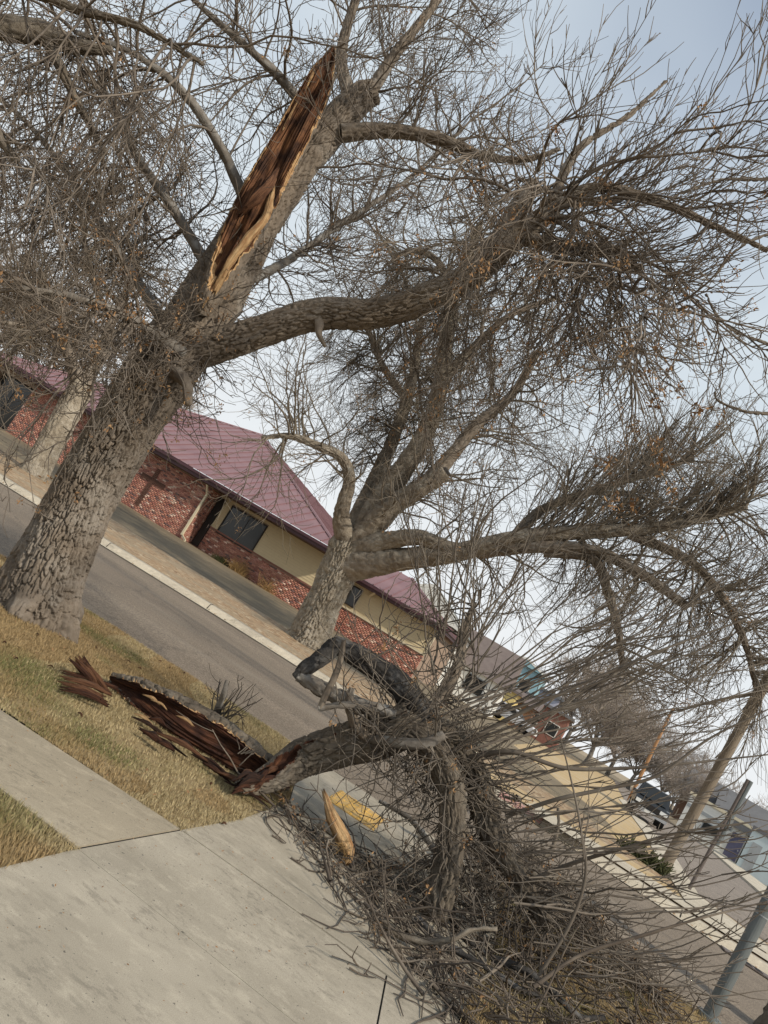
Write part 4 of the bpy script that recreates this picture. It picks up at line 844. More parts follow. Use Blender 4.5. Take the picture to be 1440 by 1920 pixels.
tw = Twigs(); q = np.stack([resample(x) for x in l3])
m1 = add(q, 130, t0=.2, t1=1, ln=(1.2, 3.2), spread=1, up=.2, K=9, r=(0.034, 0.011), z0=-.2, z1=.1, wig=.24, fwd=.5, sides=4)
m2 = add(m1, 1000, t0=.1, t1=1, ln=(0.6, 1.8), spread=.8, K=6, r=(0.015, 0.0085), z0=-.3, z1=.3, wig=.22, fwd=.7)
m3 = add(m2, 2200, t0=.1, t1=1, ln=(0.3, 0.9), spread=.7, K=4, r=(0.0095, 0.0065), z0=-.1, z1=.3, wig=.22, fwd=.7)
tw.obj('twigs', 'twig_far', t3)
v, f = seed_tufts(m3[rng.integers(0, len(m3), 120), -1], 0.07, 12); obj('seed_clusters', v, [f], 'seed', t3, 'stuff')
# trees standing just outside the picture whose branches reach in
def edge_tree(label, base, tp_, tr, lims, seed, tws, mat='twig'):
    t_ = thing('bare_tree', label, 'tree', tuple(base)); limb('trunk', tp_, tr, 'bark_shaded', t_, na=60, ds=0.05, depth=0.025, cell=0.045, seed=seed, flare=0.2)
    ps = []
    for pts, rr in lims: ps.append(pts); limb('limb', pts, rr, 'bark_shaded', t_, na=40, ds=0.025, depth=0.016, cell=0.03, seed=seed+len(ps))
    global tw
    tw = Twigs(); tws(np.stack([resample(x) for x in ps])); tw.obj('twigs', mat, t_); return t_
lb = np.array([-5.6, 5.6, 0.0])
def tws_left(q):
    a1 = add(q, 62, t0=.35, t1=1, ln=(0.7, 1.9), spread=.9, up=-.35, K=9, r=(0.012, 0.005), z0=-.8, z1=-.45, wig=.2, fwd=.6, sides=5)
    a2 = add(a1, 520, t0=.05, t1=1, ln=(0.35, 1.0), spread=.6, up=-.2, K=7, r=(0.006, 0.003), z0=-.5, z1=.15, wig=.2, fwd=.8)
    a3 = add(a2, 1100, t0=.2, t1=1, ln=(0.12, 0.4), spread=.6, K=5, r=(0.004, 0.0024), z0=-.1, z1=.4, wig=.22, fwd=.8)
edge_tree('dark drooping branches of a tree reaching in at the upper left corner', lb, [lb+np.array([0, 0, -.1]), lb+np.array([0, 0, 1.6]), lb+np.array([.1, .1, 3.2]), P(-420, -80, 6.2)], [.36, .3, .27, .2],
          [(PX([(-420, -60, 6.2), (-200, 0, 6.6), (0, 50, 6.9), (80, 62, 7.0), (140, 85, 7.0), (210, 95, 7.0)]), [.17, .14, .11, .10, .07, .03]),
           (PX([(-150, 15, 6.7), (20, -20, 6.4), (150, 20, 6.2), (260, 50, 6.1), (380, 120, 6.0)]), [.05, .04, .03, .02, .01]),
           (PX([(-300, -30, 6.4), (-160, 100, 6.0), (-60, 180, 5.8), (30, 300, 5.7)]), [.09, .06, .04, .02]),
           (PX([(80, 62, 7.0), (110, 120, 7.0), (150, 200, 7.0), (200, 290, 7.1)]), [.05, .04, .03, .015])], 41, tws_left)
rb = np.array([6.35, 7.9, 0.0]); rb = G(1462, 1935)
def tws_right(q):
    a1 = add(q, 44, t0=.5, t1=1, ln=(0.2, 0.6), spread=.8, up=-.1, K=9, r=(0.007, 0.004), z0=-.3, z1=.6, wig=.26, fwd=.7, sides=4)
    a2 = add(a1, 170, t0=.1, t1=1, ln=(0.15, 0.5), spread=.7, up=.1, K=6, r=(0.006, 0.004), z0=-.1, z1=.6, wig=.22, fwd=.7)
    a3 = add(a2, 240, t0=.2, t1=1, ln=(0.05, 0.18), spread=.6, K=4, r=(0.0045, 0.003), z0=0, z1=.5, wig=.2, fwd=.8)
Dr = float(rb[1])
edge_tree('dark branches hanging in from the right edge above the poles', rb, [rb+np.array([0, 0, -.1]), rb+np.array([.05, 0, 1.5]), rb+np.array([.15, 0, 3.2]), rb+np.array([.3, -.1, 4.6])], [.2, .17, .16, .13],
          [(np.vstack([rb+np.array([.2, -.05, 3.6]), PX([(1600, 740, Dr-.3), (1500, 672, Dr-.5), (1440, 645, Dr-.55), (1380, 622, Dr-.6), (1345, 592, Dr-.6), (1323, 551, Dr-.6)])]), [.05, .03, .018, .013, .010, .007, .004]),
           (np.vstack([rb+np.array([.15, -.05, 3.2]), PX([(1580, 850, Dr-.2), (1480, 785, Dr-.4), (1400, 772, Dr-.5), (1348, 752, Dr-.5), (1340, 728, Dr-.5)])]), [.05, .025, .014, .010, .006, .004]),
           (np.vstack([rb+np.array([.3, -.1, 4.4]), PX([(1620, 480, Dr-.2), (1520, 440, Dr-.3), (1440, 440, Dr-.4), (1380, 470, Dr-.4), (1340, 520, Dr-.4)])]), [.06, .03, .018, .012, .008, .004]),
           (np.vstack([rb+np.array([.3, -.1, 4.5]), PX([(1620, 330, Dr-.2), (1520, 300, Dr-.3), (1440, 335, Dr-.4), (1350, 338, Dr-.4), (1260, 370, Dr-.4)])]), [.06, .03, .02, .014, .009, .004])], 47, tws_right)
# backdrop trees far down the street and behind the church: each stands on its own, meshes are shared
def copy_tree(src, base, label, scale, rotz):
    r_ = src.copy(); C.objects.link(r_); r_.location = tuple(base); r_.rotation_euler = (0, 0, rotz); r_.scale = (scale,)*3; r_['label'] = label
    for ch in list(src.children):
        c_ = ch.copy(); C.objects.link(c_); mi = ch.matrix_parent_inverse.copy(); c_.parent = r_; c_.matrix_parent_inverse = mi
    return r_
protos = []
for i, (px, py, Y, h, lab) in enumerate([(1110, 1405, 105, 15, 'grey bare tree behind the red brick house'), (1060, 1390, 125, 17, 'tall bare tree left of the orange pole, far off'), (1190, 1455, 120, 13, 'bare tree straight behind the orange pole'),
        (1245, 1478, 130, 12, 'bare tree behind the dark car, right of the orange pole'), (1300, 1505, 140, 12, 'bare tree far off beside the wooden pole'), (1425, 1575, 150, 11, 'bare tree behind the slate roofs near the right edge'), (1150, 1430, 135, 16, 'bare tree filling the gap left of the orange pole'), (1270, 1490, 112, 9, 'low bare tree just left of the wooden pole')]):
    b_ = P(px, py, Y); b_[2] = 0
    if i < 2: protos.append((bare_tree(lab, b_, 15, 50+i, 'twig_hazed', 'bark_grey', 0.3, (120, 1200, 3600), spread=0.75, rs_=2.2, zlow=.2, group='bare trees far down the street'), 15)); protos[-1][0].scale = (h/15,)*3
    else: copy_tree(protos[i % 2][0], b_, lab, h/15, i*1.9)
pb = None
for i, (px, py, Y, h, lab) in enumerate([(30, 770, 62, 12, 'bare tree rising behind the left part of the church roof'), (-90, 720, 58, 12, 'bare tree behind the church at the left edge'), (215, 860, 64, 10, 'bare tree behind the church roof beside the big trunk')]):
    b_ = P(px, py, Y); b_[2] = 0.3
    if pb is None: pb = bare_tree(lab, b_, h, 70, 'twig_hazed', 'bark_grey', 0.3, (80, 800, 2800), spread=0.6, rs_=2.0, group='bare trees behind the church')
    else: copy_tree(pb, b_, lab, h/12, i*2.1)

# ================================================================== THE FALLEN LIMB
fb = G(470, 1470)
fl = thing('fallen_limb', 'fallen limb with splintered end and a heap of branches across the driveway', 'fallen limb', (float(fb[0]), float(fb[1]), 0))
zz = 0.12
bp = [G(448, 1474, 0.08), G(500, 1462, 0.14), P(560, 1425, 6.55), P(640, 1398, 6.5), P(710, 1380, 6.45), P(775, 1352, 6.4)]
bp[1][2] = max(bp[1][2], .14)
split_limb(bp, [0.03, 0.085, 0.135, 0.16, 0.165, 0.15], fl, (-0.3, -0.55, 0.9), lambda x: max(0, 1.45-2.9*x), lambda x: max(0, 0.75-1.3*x), ('bark_shaded', 'wood_red', 'wood_brown'), na=150, ds=0.011, seed=61, depth=0.03, rim=0.0, ragged=0.6)
bj = bp[-1]
for i in range(18):
    k = random.random()*.42; a_ = bp[0]*(1-k)+bp[2]*k+rng.normal(size=3)*np.array([.03, .07, .05]); ax = norm(bp[2]-bp[0]); L_ = random.uniform(.12, .36); a_ = a_-ax*.12; a_[2] = max(a_[2], .03); w0 = random.uniform(.014, .035)
    shard('splinter', [a_, a_+ax*L_*.5+np.array([0, 0, .01]), a_+ax*L_+rng.normal(size=3)*.03], [w0*.2, w0, w0*.5], w0*.6, random.choice(['wood_red', 'wood_rot', 'wood_rot', 'wood_red', 'wood_brown']), fl, (rng.normal()*.4, -1, .7), 150+i, nc=18)
shard('pale_splinter', [P(518, 1424, 6.62), P(545, 1410, 6.62), P(580, 1392, 6.6), P(612, 1376, 6.6)], [.012, .035, .04, .015], .03, 'wood_brown', fl, (0, -1, .7), 190)
shard('pale_splinter', [P(515, 1426, 6.55), P(548, 1413, 6.55), P(590, 1393, 6.53)], [.008, .02, .008], .016, 'wood_pale', fl, (0, -1, .7), 191)
def px_limb(pts, rr, mat='bark', na=30, depth=0.014, seed=0, name='limb', parent=None, **kw):
    q = PX(pts); limb(name, q, rr, mat, parent or fl, na=na, ds=0.025, depth=depth, cell=0.035, seed=seed, **kw); return q
f1 = px_limb([(745, 1365, 6.4), (800, 1395, 6.25), (838, 1460, 6.1), (848, 1540, 6.0), (835, 1640, 5.9), (815, 1720, 5.85)], [.11, .095, .085, .082, .09, .085], 'bark_shaded', seed=1, na=90, depth=0.034, knob=.3)
f2 = px_limb([(760, 1360, 6.4), (840, 1385, 6.4), (890, 1440, 6.35), (908, 1510, 6.3), (925, 1570, 6.25), (975, 1650, 6.15), (1030, 1740, 6.0)], [.11, .095, .075, .10, .085, .06, .04], 'bark_shaded', seed=2, na=90, depth=0.034, knob=.4)
f3 = px_limb([(800, 1350, 6.4), (745, 1283, 6.5), (700, 1250, 6.5), (655, 1222, 6.5), (622, 1203, 6.5)], [.09, .095, .09, .085, .05], 'bark_black', seed=3, na=50, depth=0.02, knob=0.2)
f4 = px_limb([(632, 1208, 6.5), (600, 1235, 6.45), (575, 1252, 6.4), (556, 1272, 6.4)], [.06, .06, .055, .045], 'bark_black', seed=4, depth=0.02, knob=0.2)
f5 = px_limb([(560, 1266, 6.4), (600, 1290, 6.38), (645, 1310, 6.36), (700, 1330, 6.36), (780, 1350, 6.38)], [.045, .06, .055, .05, .06], 'bark_grey', seed=5)
f6 = px_limb([(600, 1328, 6.2), (612, 1300, 6.2), (635, 1250, 6.2), (645, 1200, 6.22)], [.022, .026, .024, .016], 'twig_fallen', seed=6, depth=0.004)
f7 = px_limb([(597, 1328, 6.2), (640, 1322, 6.22), (690, 1325, 6.26), (740, 1340, 6.3)], [.022, .026, .03, .04], 'bark_grey', seed=7, depth=0.006)
f8 = px_limb([(690, 1385, 6.3), (730, 1390, 6.1), (790, 1395, 6.0), (832, 1378, 6.0)], [.03, .035, .04, .035], 'bark_grey', seed=8, depth=0.006)
f9 = px_limb([(660, 1290, 6.3), (655, 1320, 6.3), (668, 1360, 6.3), (690, 1385, 6.3)], [.02, .035, .04, .04], 'bark', seed=9, depth=0.008)
f10 = px_limb([(800, 1345, 6.4), (840, 1290, 6.5), (862, 1235, 6.55), (872, 1180, 6.6), (890, 1130, 6.7)], [.05, .045, .04, .03, .016], 'bark', seed=10, depth=0.008)
f11 = px_limb([(860, 1400, 6.3), (930, 1360, 6.2), (1010, 1320, 6.1), (1120, 1270, 6.0), (1250, 1215, 5.9), (1400, 1160, 5.8)], [.026, .02, .016, .012, .009, .006], 'shoot', seed=11, depth=0.0, na=10)
f12 = px_limb([(880, 1420, 6.3), (960, 1410, 6.1), (1060, 1490, 6.0), (1150, 1470, 5.9), (1260, 1440, 5.8), (1400, 1420, 5.7)][:2]+[(1060, 1440, 6.0), (1180, 1440, 5.9), (1300, 1430, 5.8), (1440, 1415, 5.7)], [.022, .019, .016, .013, .009, .005], 'shoot', seed=12, depth=0.0, na=10)
f13 = px_limb([(950, 1530, 6.2), (1040, 1500, 6.0), (1130, 1480, 5.9), (1230, 1455, 5.8), (1330, 1385, 5.7), (1440, 1330, 5.6)], [.019, .017, .015, .012, .009, .005], 'shoot', seed=13, depth=0.0, na=10)
f14 = px_limb([(985, 1655, 6.1), (1070, 1620, 5.9), (1170, 1590, 5.7), (1280, 1560, 5.6), (1420, 1540, 5.5)], [.018, .016, .012, .009, .005], 'shoot', seed=14, depth=0.0, na=10)
f15 = px_limb([(1010, 1830, 5.3), (1070, 1730, 5.3), (1098, 1640, 5.3), (1090, 1560, 5.35), (1075, 1480, 5.4), (1050, 1380, 5.5)], [.013, .012, .011, .009, .007, .004], 'shoot', seed=15, depth=0.0, na=10)
f16 = px_limb([(1000, 1850, 5.2), (1090, 1790, 5.3), (1200, 1755, 5.3), (1320, 1720, 5.35), (1440, 1690, 5.4)], [.016, .013, .011, .008, .005], 'twig_fallen', seed=16, depth=0.0, na=10)
tw = Twigs()
def fan(n, sx, sy, ex, ey, D0, D1_, r=(0.011, 0.004), bow=0.12, K=9):
    out = []
    for _ in range(n):
        k = random.random(); a = P(random.uniform(*sx), sy[0]+(sy[1]-sy[0])*min(1, max(0, k+random.gauss(0, .12))), random.uniform(*D0))
        b_ = P(random.uniform(*ex), ey[0]+(ey[1]-ey[0])*min(1, max(0, k+random.gauss(0, .1))), random.uniform(*D1_))
        L_ = np.linalg.norm(b_-a); m_ = (a+b_)/2+np.array([0, 0, -bow*L_*random.uniform(-.2, 1)])+rng.normal(size=3)*L_*0.05
        t_ = np.linspace(0, 1, K)[:, None]; q = (1-t_)**2*a+2*t_*(1-t_)*m_+t_**2*b_; q[1:-1] += rng.normal(size=(K-2, 3))*L_*0.007; out.append(q)
    out = np.array(out); n = len(out); sc = (0.6+0.7*rng.random((n, 1))); t_ = np.linspace(0, 1, K)[None, :]
    tw.add(out, (r[0]*(1-t_)+r[1]*t_)*sc, 4); return out
s1 = fan(44, (820, 980), (1290, 1500), (1180, 1480), (980, 1500), (6.0, 6.5), (5.4, 7.2), r=(0.0085, 0.0032))
s2 = fan(34, (930, 1080), (1520, 1830), (1230, 1470), (1480, 1880), (5.4, 6.2), (5.0, 6.6), r=(0.008, 0.003))
s3 = fan(22, (800, 900), (1180, 1340), (740, 1120), (850, 1080), (6.2, 6.6), (5.8, 7.2), bow=0.02, r=(.008,.003))
s4 = fan(26, (640, 860), (1200, 1420), (560, 900), (1080, 1320), (6.0, 6.5), (5.6, 6.6), r=(0.006, 0.003))
LS = np.stack([resample(x, 9) for x in (f11, f12, f13, f14, f15, f16, f10)])
AS = np.concatenate([s1, s2, s3, LS])
u1 = add(AS, 330, t0=.25, t1=1, ln=(0.2, 0.8), spread=.35, up=.05, K=7, r=(0.0062, 0.0032), z0=0, z1=.25, wig=.13, fwd=1.1)
u2 = add(np.concatenate([u1, s4[:, [0, 1, 2, 4, 6, 7, 8]]]), 520, t0=.35, t1=1, ln=(0.06, 0.25), spread=.6, up=.1, K=4, r=(0.0042, 0.0028), z0=0, z1=.3, wig=.2, fwd=.9)
# thicket round the break of the crown
TH_ = np.stack([resample(x) for x in (f1, f2, f3, f5, f7, f8, bp[3:], f10)])
u3 = add(TH_[[0, 1, 0, 1, 4, 5, 6, 7]], 430, t0=.1, t1=1, ln=(0.3, 0.9), spread=1, up=0, K=8, r=(0.008, 0.0032), z0=-.4, z1=.2, wig=.32, fwd=.3)
u4 = add(u3, 900, t0=.15, t1=1, ln=(0.1, 0.4), spread=.7, K=5, r=(0.0045, 0.0026), z0=-.1, z1=.3, wig=.28, fwd=.7)
tw.obj('twigs', 'shoot', fl)
# crooked broken branches lying through the heap
for i, (x, y, z_, ang, L_, r_) in enumerate([(900, 1650, .35, 20, 1.1, .035), (960, 1720, .25, -35, 1.2, .04), (1040, 1760, .3, 5, 1.3, .032), (860, 1740, .12, -60, .9, .028), (820, 1640, .2, 70, .8, .03), (1000, 1680, .45, 40, 1.0, .026), (1090, 1830, .15, -10, 1.2, .03), (900, 1820, .06, -25, 1.1, .026),
                                             (760, 1700, .06, -40, .9, .022), (690, 1640, .05, -45, .9, .02), (1010, 1860, .1, 15, .9, .028), (940, 1580, .6, 60, .8, .024), (640, 1590, .04, -50, .7, .018), (800, 1810, .05, -30, .8, .02)]):
    p_ = G(x, y, 0)+np.array([0, 0, z_]); d_ = np.array([math.cos(R(ang)), math.sin(R(ang))*.7, random.uniform(-.15, .3)]); pts = [p_-d_*L_*.5]
    for k in range(5):
        d_ = norm(d_+rng.normal(size=3)*np.array([.35, .35, .25])); pts.append(pts[-1]+d_*L_/5)
    pts = np.array(pts); pts[:, 2] = np.maximum(pts[:, 2], r_*.8)
    limb('broken_branch', pts, list(np.linspace(r_, r_*.45, 6)), random.choice(['bark_shaded', 'bark_shaded', 'bark_grey', 'bark_black']), fl, na=16, ds=.03, depth=.008, cell=.025, seed=400+i, knob=.25)
# litter of twigs on the ground
tw = Twigs()
pile = [g2(x, y) for x, y in ((478, 1492), (530, 1505), (620, 1585), (740, 1630), (880, 1620), (1010, 1620), (1150, 1760), (1260, 1900), (1240, 1990), (900, 1990), (770, 1850), (690, 1760), (610, 1660), (570, 1590))]
def litter(n, ln, r, hmax, K=7, flat=0.25, along=None):
    q = np.array(pile); lo, hi = q.min(0), q.max(0); p = lo+(hi-lo)*rng.random((n*4, 2)); p = p[in_poly(p, pile)][:n]; n = len(p)
    core = G(1000, 1760)[:2]; dd_ = np.linalg.norm(p-core, axis=1); hm = hmax*np.exp(-(dd_/1.1)**2)+0.05
    p0 = np.column_stack([p, 0.006+hm*rng.random(n)])
    a = rng.random(n)*6.283 if along is None else along+rng.normal(size=n)*0.45+math.pi*(rng.random(n) < 0.5)
    d = np.stack([np.cos(a), np.sin(a), rng.normal(size=n)*flat], 1)
    c, rr = grow(p0, d, ln[0]+(ln[1]-ln[0])*rng.random(n), K, r[0]*(0.5+rng.random(n)), np.full(n, r[1]), 0.1, -0.15, 0.3)
    c[..., 2] = np.maximum(c[..., 2], 0.004+rr); tw.add(c, rr, 4); return c
dirn = math.atan2(*(np.array(g2(800, 1900))-np.array(g2(520, 1520)))[::-1])
w1 = litter(380, (0.3, 1.0), (0.009, 0.003), 0.45, flat=0.35)
w2 = litter(820, (0.2, 0.7), (0.0065, 0.0028), 0.25, along=dirn)
w3 = litter(1000, (0.08, 0.3), (0.0045, 0.0025), 0.30, K=5)
w4 = add(w1, 480, t0=.2, t1=1, ln=(0.1, 0.35), spread=.7, up=.1, K=5, r=(0.0045, 0.0026), z0=0, z1=.1, wig=.25, fwd=.8)
tw.obj('twig_litter', 'twig_fallen', fl)
v, f = seed_tufts(np.concatenate([w3[rng.integers(0, len(w3), 130), -1], u4[rng.integers(0, len(u4), 60), -1]]), 0.03, 12); obj('seed_clusters', v, [f], 'seed', fl, 'stuff')
# the torn slab lying on the grass
sl_b = G(350, 1375)
ts = thing('torn_log', 'hollow torn log with dark red-brown inside lying on the grass', 'log', (float(sl_b[0]), float(sl_b[1]), 0))
sl = [G(206, 1272, .05), G(262, 1302, .10), G(335, 1345, .12), G(410, 1390, .12), G(468, 1430, .11), G(508, 1455, .11), G(545, 1462, .14)]
split_limb(sl, [0.03, 0.10, 0.15, 0.155, 0.135, 0.10, 0.06], ts, (0.1, -1, -0.05), lambda x: 1.15, lambda x: 0.55+.25*math.sin(x*9), ('bark_shaded', 'wood_red', 'wood_pale'), na=150, ds=0.010, seed=71, depth=0.045, rim=0.09, ragged=0.55, floor=0.0)
for i in range(17):
    k = random.random(); a_ = np.array(G(225+215*k, 1322+130*k+random.uniform(-18, 26), random.uniform(.015, .075))); L_ = random.uniform(.12, .42)
    ax = norm(np.array(sl[4])-np.array(sl[1]))+rng.normal(size=3)*np.array([.10, .10, .05]); e_ = a_+ax*L_; a_[2] = max(.02, a_[2]); e_[2] = max(.02, min(.12, e_[2]))
    w0 = random.uniform(.010, .028); shard('splinter', [a_, (a_+e_)/2+np.array([0, 0, random.uniform(0, .03)]), e_], [w0*.3, w0, w0*.25], w0*.6, random.choice(['wood_red', 'wood_rot', 'wood_rot', 'wood_red', 'wood_brown']), ts, (rng.normal()*.4, -1, .7), 80+i, nc=18)
for i, (x, y, z_) in enumerate([(300, 1322, .30), (285, 1312, .28), (348, 1352, .32), (268, 1348, .06), (480, 1418, .22)]):
    a_ = G(x, y, z_*.6); ax = norm(np.array(sl[4])-np.array(sl[1])); shard('pale_splinter', [a_-ax*.08, a_+np.array([0, 0, .015]), a_+ax*random.uniform(.06, .12)], [.004, random.uniform(.010, .018), .004], .010, 'wood_pale', ts, (0, -1, .6), 120+i, nc=18)
tw = Twigs(); o_ = P(400, 1342, 6.75); o_ = G(402, 1348, .22)
p0 = o_+rng.normal(size=(16, 3))*0.05; d0 = np.array([0.3, 0, 1])+rng.normal(size=(16, 3))*np.array([.6, .4, .3]); z1_, rr = grow(p0, d0, 0.2+0.35*rng.random(16), 8, np.full(16, 0.009), np.full(16, 0.003), 0.1, -.3, .3); tw.add(z1_, rr, 4)
add(z1_, 26, t0=.3, t1=1, ln=(0.08, 0.3), spread=.7, K=5, r=(0.004, 0.0025), z0=0, z1=.2, wig=.2, fwd=.8)
o_ = G(455, 1410, .2); p0 = o_+rng.normal(size=(8, 3))*0.03; z1_, rr = grow(p0, np.array([0.4, 0, 1])+rng.normal(size=(8, 3))*.5, 0.08+0.12*rng.random(8), 5, np.full(8, 0.006), np.full(8, 0.003)); tw.add(z1_, rr, 4)
tw.obj('twigs', 'twig_fallen', ts)
pts = [G(405, 1345, .2), G(408, 1330, .3), P(420, 1300, 6.6), P(425, 1275, 6.6)]; limb('stub', pts, [.03, .028, .024, .012], 'bark_grey', ts, na=14, ds=.02, depth=.004, seed=3)
# splinter chunk at its left end
ch = G(165, 1275); ck = thing('wood_chunk', 'dark red splintered chunk of rotten wood left of the torn log', 'wood chunk', (float(ch[0]), float(ch[1]), 0))
for i in range(9):
    k = i/8; top_ = G(134+28*k+random.uniform(-3, 3), 1236+random.uniform(-4, 12), .14+random.uniform(-.03, .03)); bot = G(178+24*k, 1284+12*k, .03)
    shard('splinter', [top_, (top_+bot)/2+rng.normal(size=3)*.008, bot], [.008, random.uniform(.014, .024), .016], .014, random.choice(['wood_red', 'wood_red', 'wood_brown']), ck, (0, -1, .4), 200+i, nc=16)
for i in range(8):
    y = 1258+i*5; a_ = G(116+random.uniform(-4, 10), y, .025+random.uniform(0, .03)); b_ = G(200+random.uniform(-15, 20), y+28, .04+random.uniform(0, .03))
    shard('splinter', [a_, (a_+b_)/2+np.array([0, 0, .02]), b_], [.005, random.uniform(.012, .026), .014], .014, random.choice(['wood_brown', 'wood_red']), ck, (0, -1, .6), 220+i, nc=16)
shard('pale_splinter', [G(155, 1293, .02), G(172, 1297, .04), G(192, 1302, .02)], [.006, .012, .005], .01, 'wood_pale', ck, (0, -1, .6), 17)
# the pale torn sliver standing in the litter
sp_p = G(648, 1612); sv = thing('wood_sliver', 'pale orange torn wood sliver stuck in the twig litter', 'wood sliver', (float(sp_p[0]), float(sp_p[1]), 0))
shard('sliver', [P(608, 1488, 6.1), P(624, 1530, 6.02), P(645, 1572, 5.95), P(655, 1598, 5.92), G(648, 1616, .02)], [.012, .045, .05, .042, .02], .035, 'wood_pale', sv, (0.2, -1, .2), 21)
tw = Twigs(); c0 = P(650, 1590, 5.9); p0 = c0+rng.normal(size=(26, 3))*.025; a1, r = grow(p0, np.array([-.5, -.3, -.5])+rng.normal(size=(26, 3))*.4, .05+.1*rng.random(26), 4, np.full(26, .003), np.full(26, .0012)); tw.add(a1, r); tw.obj('fibres', 'straw', sv)
# scattered chips of bark and wood
for i, (x, y) in enumerate([(262, 1253), (300, 1240), (318, 1252), (345, 1262), (385, 1290), (30, 1235), (8, 1205), (120, 1215), (180, 1215), (95, 1250), (240, 1240), (70, 1190), (150, 1340), (395, 1470), (420, 1545)]):
    g_ = G(x, y, .012); a = random.random()*3.14; d = np.array([math.cos(a), math.sin(a), 0])*random.uniform(.012, .03)
    o = shard('wood_chip', [g_-d, g_+np.array([0, 0, .012]), g_+d], [.003, random.uniform(.006, .012), .003], .005, random.choice(['wood_red', 'wood_brown', 'wood_brown', 'wood_pale']), None, (0, -.2, 1), 30+i)
    lab = 'small wood chip on the grass between the torn log and the street' if 235 < x < 390 and y < 1300 else 'small wood chip on the grass between the big trunk and the splintered chunk'
    if y > 1300: lab = {150: 'single wood chip on the grass below the splintered chunk', 395: 'single wood chip on the grass below the right end of the torn log', 420: 'single wood chip at the edge of driveway and grass'}[x]
    tag(o, lab, 'wood chip', 'wood chips on the grass')
# loose twigs on the concrete
for i, (pts) in enumerate([[(655, 1815), (675, 1826), (705, 1834)], [(510, 1566), (520, 1572), (532, 1580)], [(545, 1608), (560, 1618), (575, 1628)]]):
    tw = Twigs(); q = np.array([G(x, y, .008) for x, y in pts]); pp, rr, _ = smooth_path(q, [.006, .005, .003], .02); tw.add(pp[None], rr[None], 5)
    a1, r = spawn(pp[None], 3, .2, .8, (.04, .09), .8, .1, 4, (.004, .002)); a1[..., 2] = np.maximum(a1[..., 2], .006); tw.add(a1, r, 4)
    o = tw.obj('loose_twig', 'twig_fallen', None, None); tag(o, ['small forked dark twig lying alone on the concrete near the bottom', 'short loose twig on the driveway near the sidewalk joint', 'loose twig on the driveway beside the heap'][i], 'twig')

# ================================================================== STREET FURNITURE
yp = G(668, 1518); pad = thing('tactile_pad', 'bright yellow panel on the ground behind the splintered limb', 'tactile pad', (float(yp[0]), float(yp[1]), 0), rotz=R(-14))
MB().box(-.26, .26, -.34, .34, -.02, .006).obj('panel', 'paint_yellow', pad, local=True)
dm = MB()
for i in range(7):
    for j in range(9): dm.cyl((-.235+i*.078, -.31+j*.078, .006), (-.235+i*.078, -.31+j*.078, .013), .018, .012, 8)
dm.obj('domes', 'paint_yellow', pad, 'stuff', local=True)
def pole(name, label, pxb, pxt, r0, r1, mat, H=None, cat='pole'):
    b_ = G(*pxb); Y = float(b_[1]); t_ = P(*pxt, Y); d = t_-b_; b2 = b_+d*((H or np.linalg.norm(d))/np.linalg.norm(d))
    o = thing(name, label, cat, tuple(b_)); MB().cyl(b_-d*0.02, b2, r0, r1, 20).obj('shaft', mat, o); return o, b_, b2
o, a_, c_ = pole('utility_pole', 'weathered brown wooden utility pole across the street', (1245, 1627), (1418, 1312), 0.16, 0.135, 'pole_wood', 8.5)
o, a_, c_ = pole('sign_post', 'thin galvanised post with a pale strip for its lit edge between the wooden pole and white building', (1289, 1672), (1403, 1462), 0.045, 0.045, 'iron')  # dark iron carries the shaded side of a galvanised post
d_ = norm(c_-a_); MB().cyl(a_+(c_-a_)*.42+np.array([.07, -.03, 0]), c_+np.array([.07, -.03, 0]), .05, .05, 8).obj('lit_edge', 'galvanised', o)  # added lighter cylinder stands in for sunlight on the post's right edge
o, a_, c_ = pole('metal_pole', 'thick galvanised metal pole on the near corner at lower right', (1328, 1908), (1447, 1678), 0.068, 0.062, 'galvanised', 4.6)
for k in (.48, .55, .66): MB().cyl(a_+(c_-a_)*k*.5, a_+(c_-a_)*(k*.5)+norm(c_-a_)*.012, .071, .071, 20).obj('band', 'band_grey', o)
MB().cyl(a_-np.array([0, 0, .02]), a_+np.array([0, 0, .03]), .13, .12, 20).obj('base_collar', 'galvanised', o)
pole('utility_pole', 'wooden utility pole lit orange beside the dark car, far off', (1178, 1503), (1262, 1328), 0.15, 0.10, 'pole_lit_orange', cat='pole')
# storm drain in the far kerb and faded red kerb paint
dp = G(1403, 1806, ZR+.03); dr0 = thing('storm_drain', 'grey kerb drain plate with black slots behind the metal pole', 'drain', tuple(dp), rotz=R(-18))
MB().box(-.5, .5, -.34, .0, -.01, .012).obj('plate', 'iron', dr0, local=True)
for x in (-.3, -.12, .06): MB().box(x, x+.12, -.30, -.08, .0125, .018).obj('slot_shade', 'drain_dark', dr0, local=True)  # raised dark blocks stand in for the shade inside the openings
for x, y, w_ in ((936, 1492, .45), (972, 1521, .5)):
    i = int(np.argmin(np.linalg.norm(kl-G(x, y, -.04)[:2], axis=1))); seg = resample(np.column_stack([kl[i:i+2], [0, 0]]), 3)[:, :2]
    obj('red_paint', *strip([offs(seg, -.066), offs(seg, .016), offs(seg, .047), offs(seg, .16)], [ZR+.026, -.006, .017, .0225]), 'paint_red', kerb)
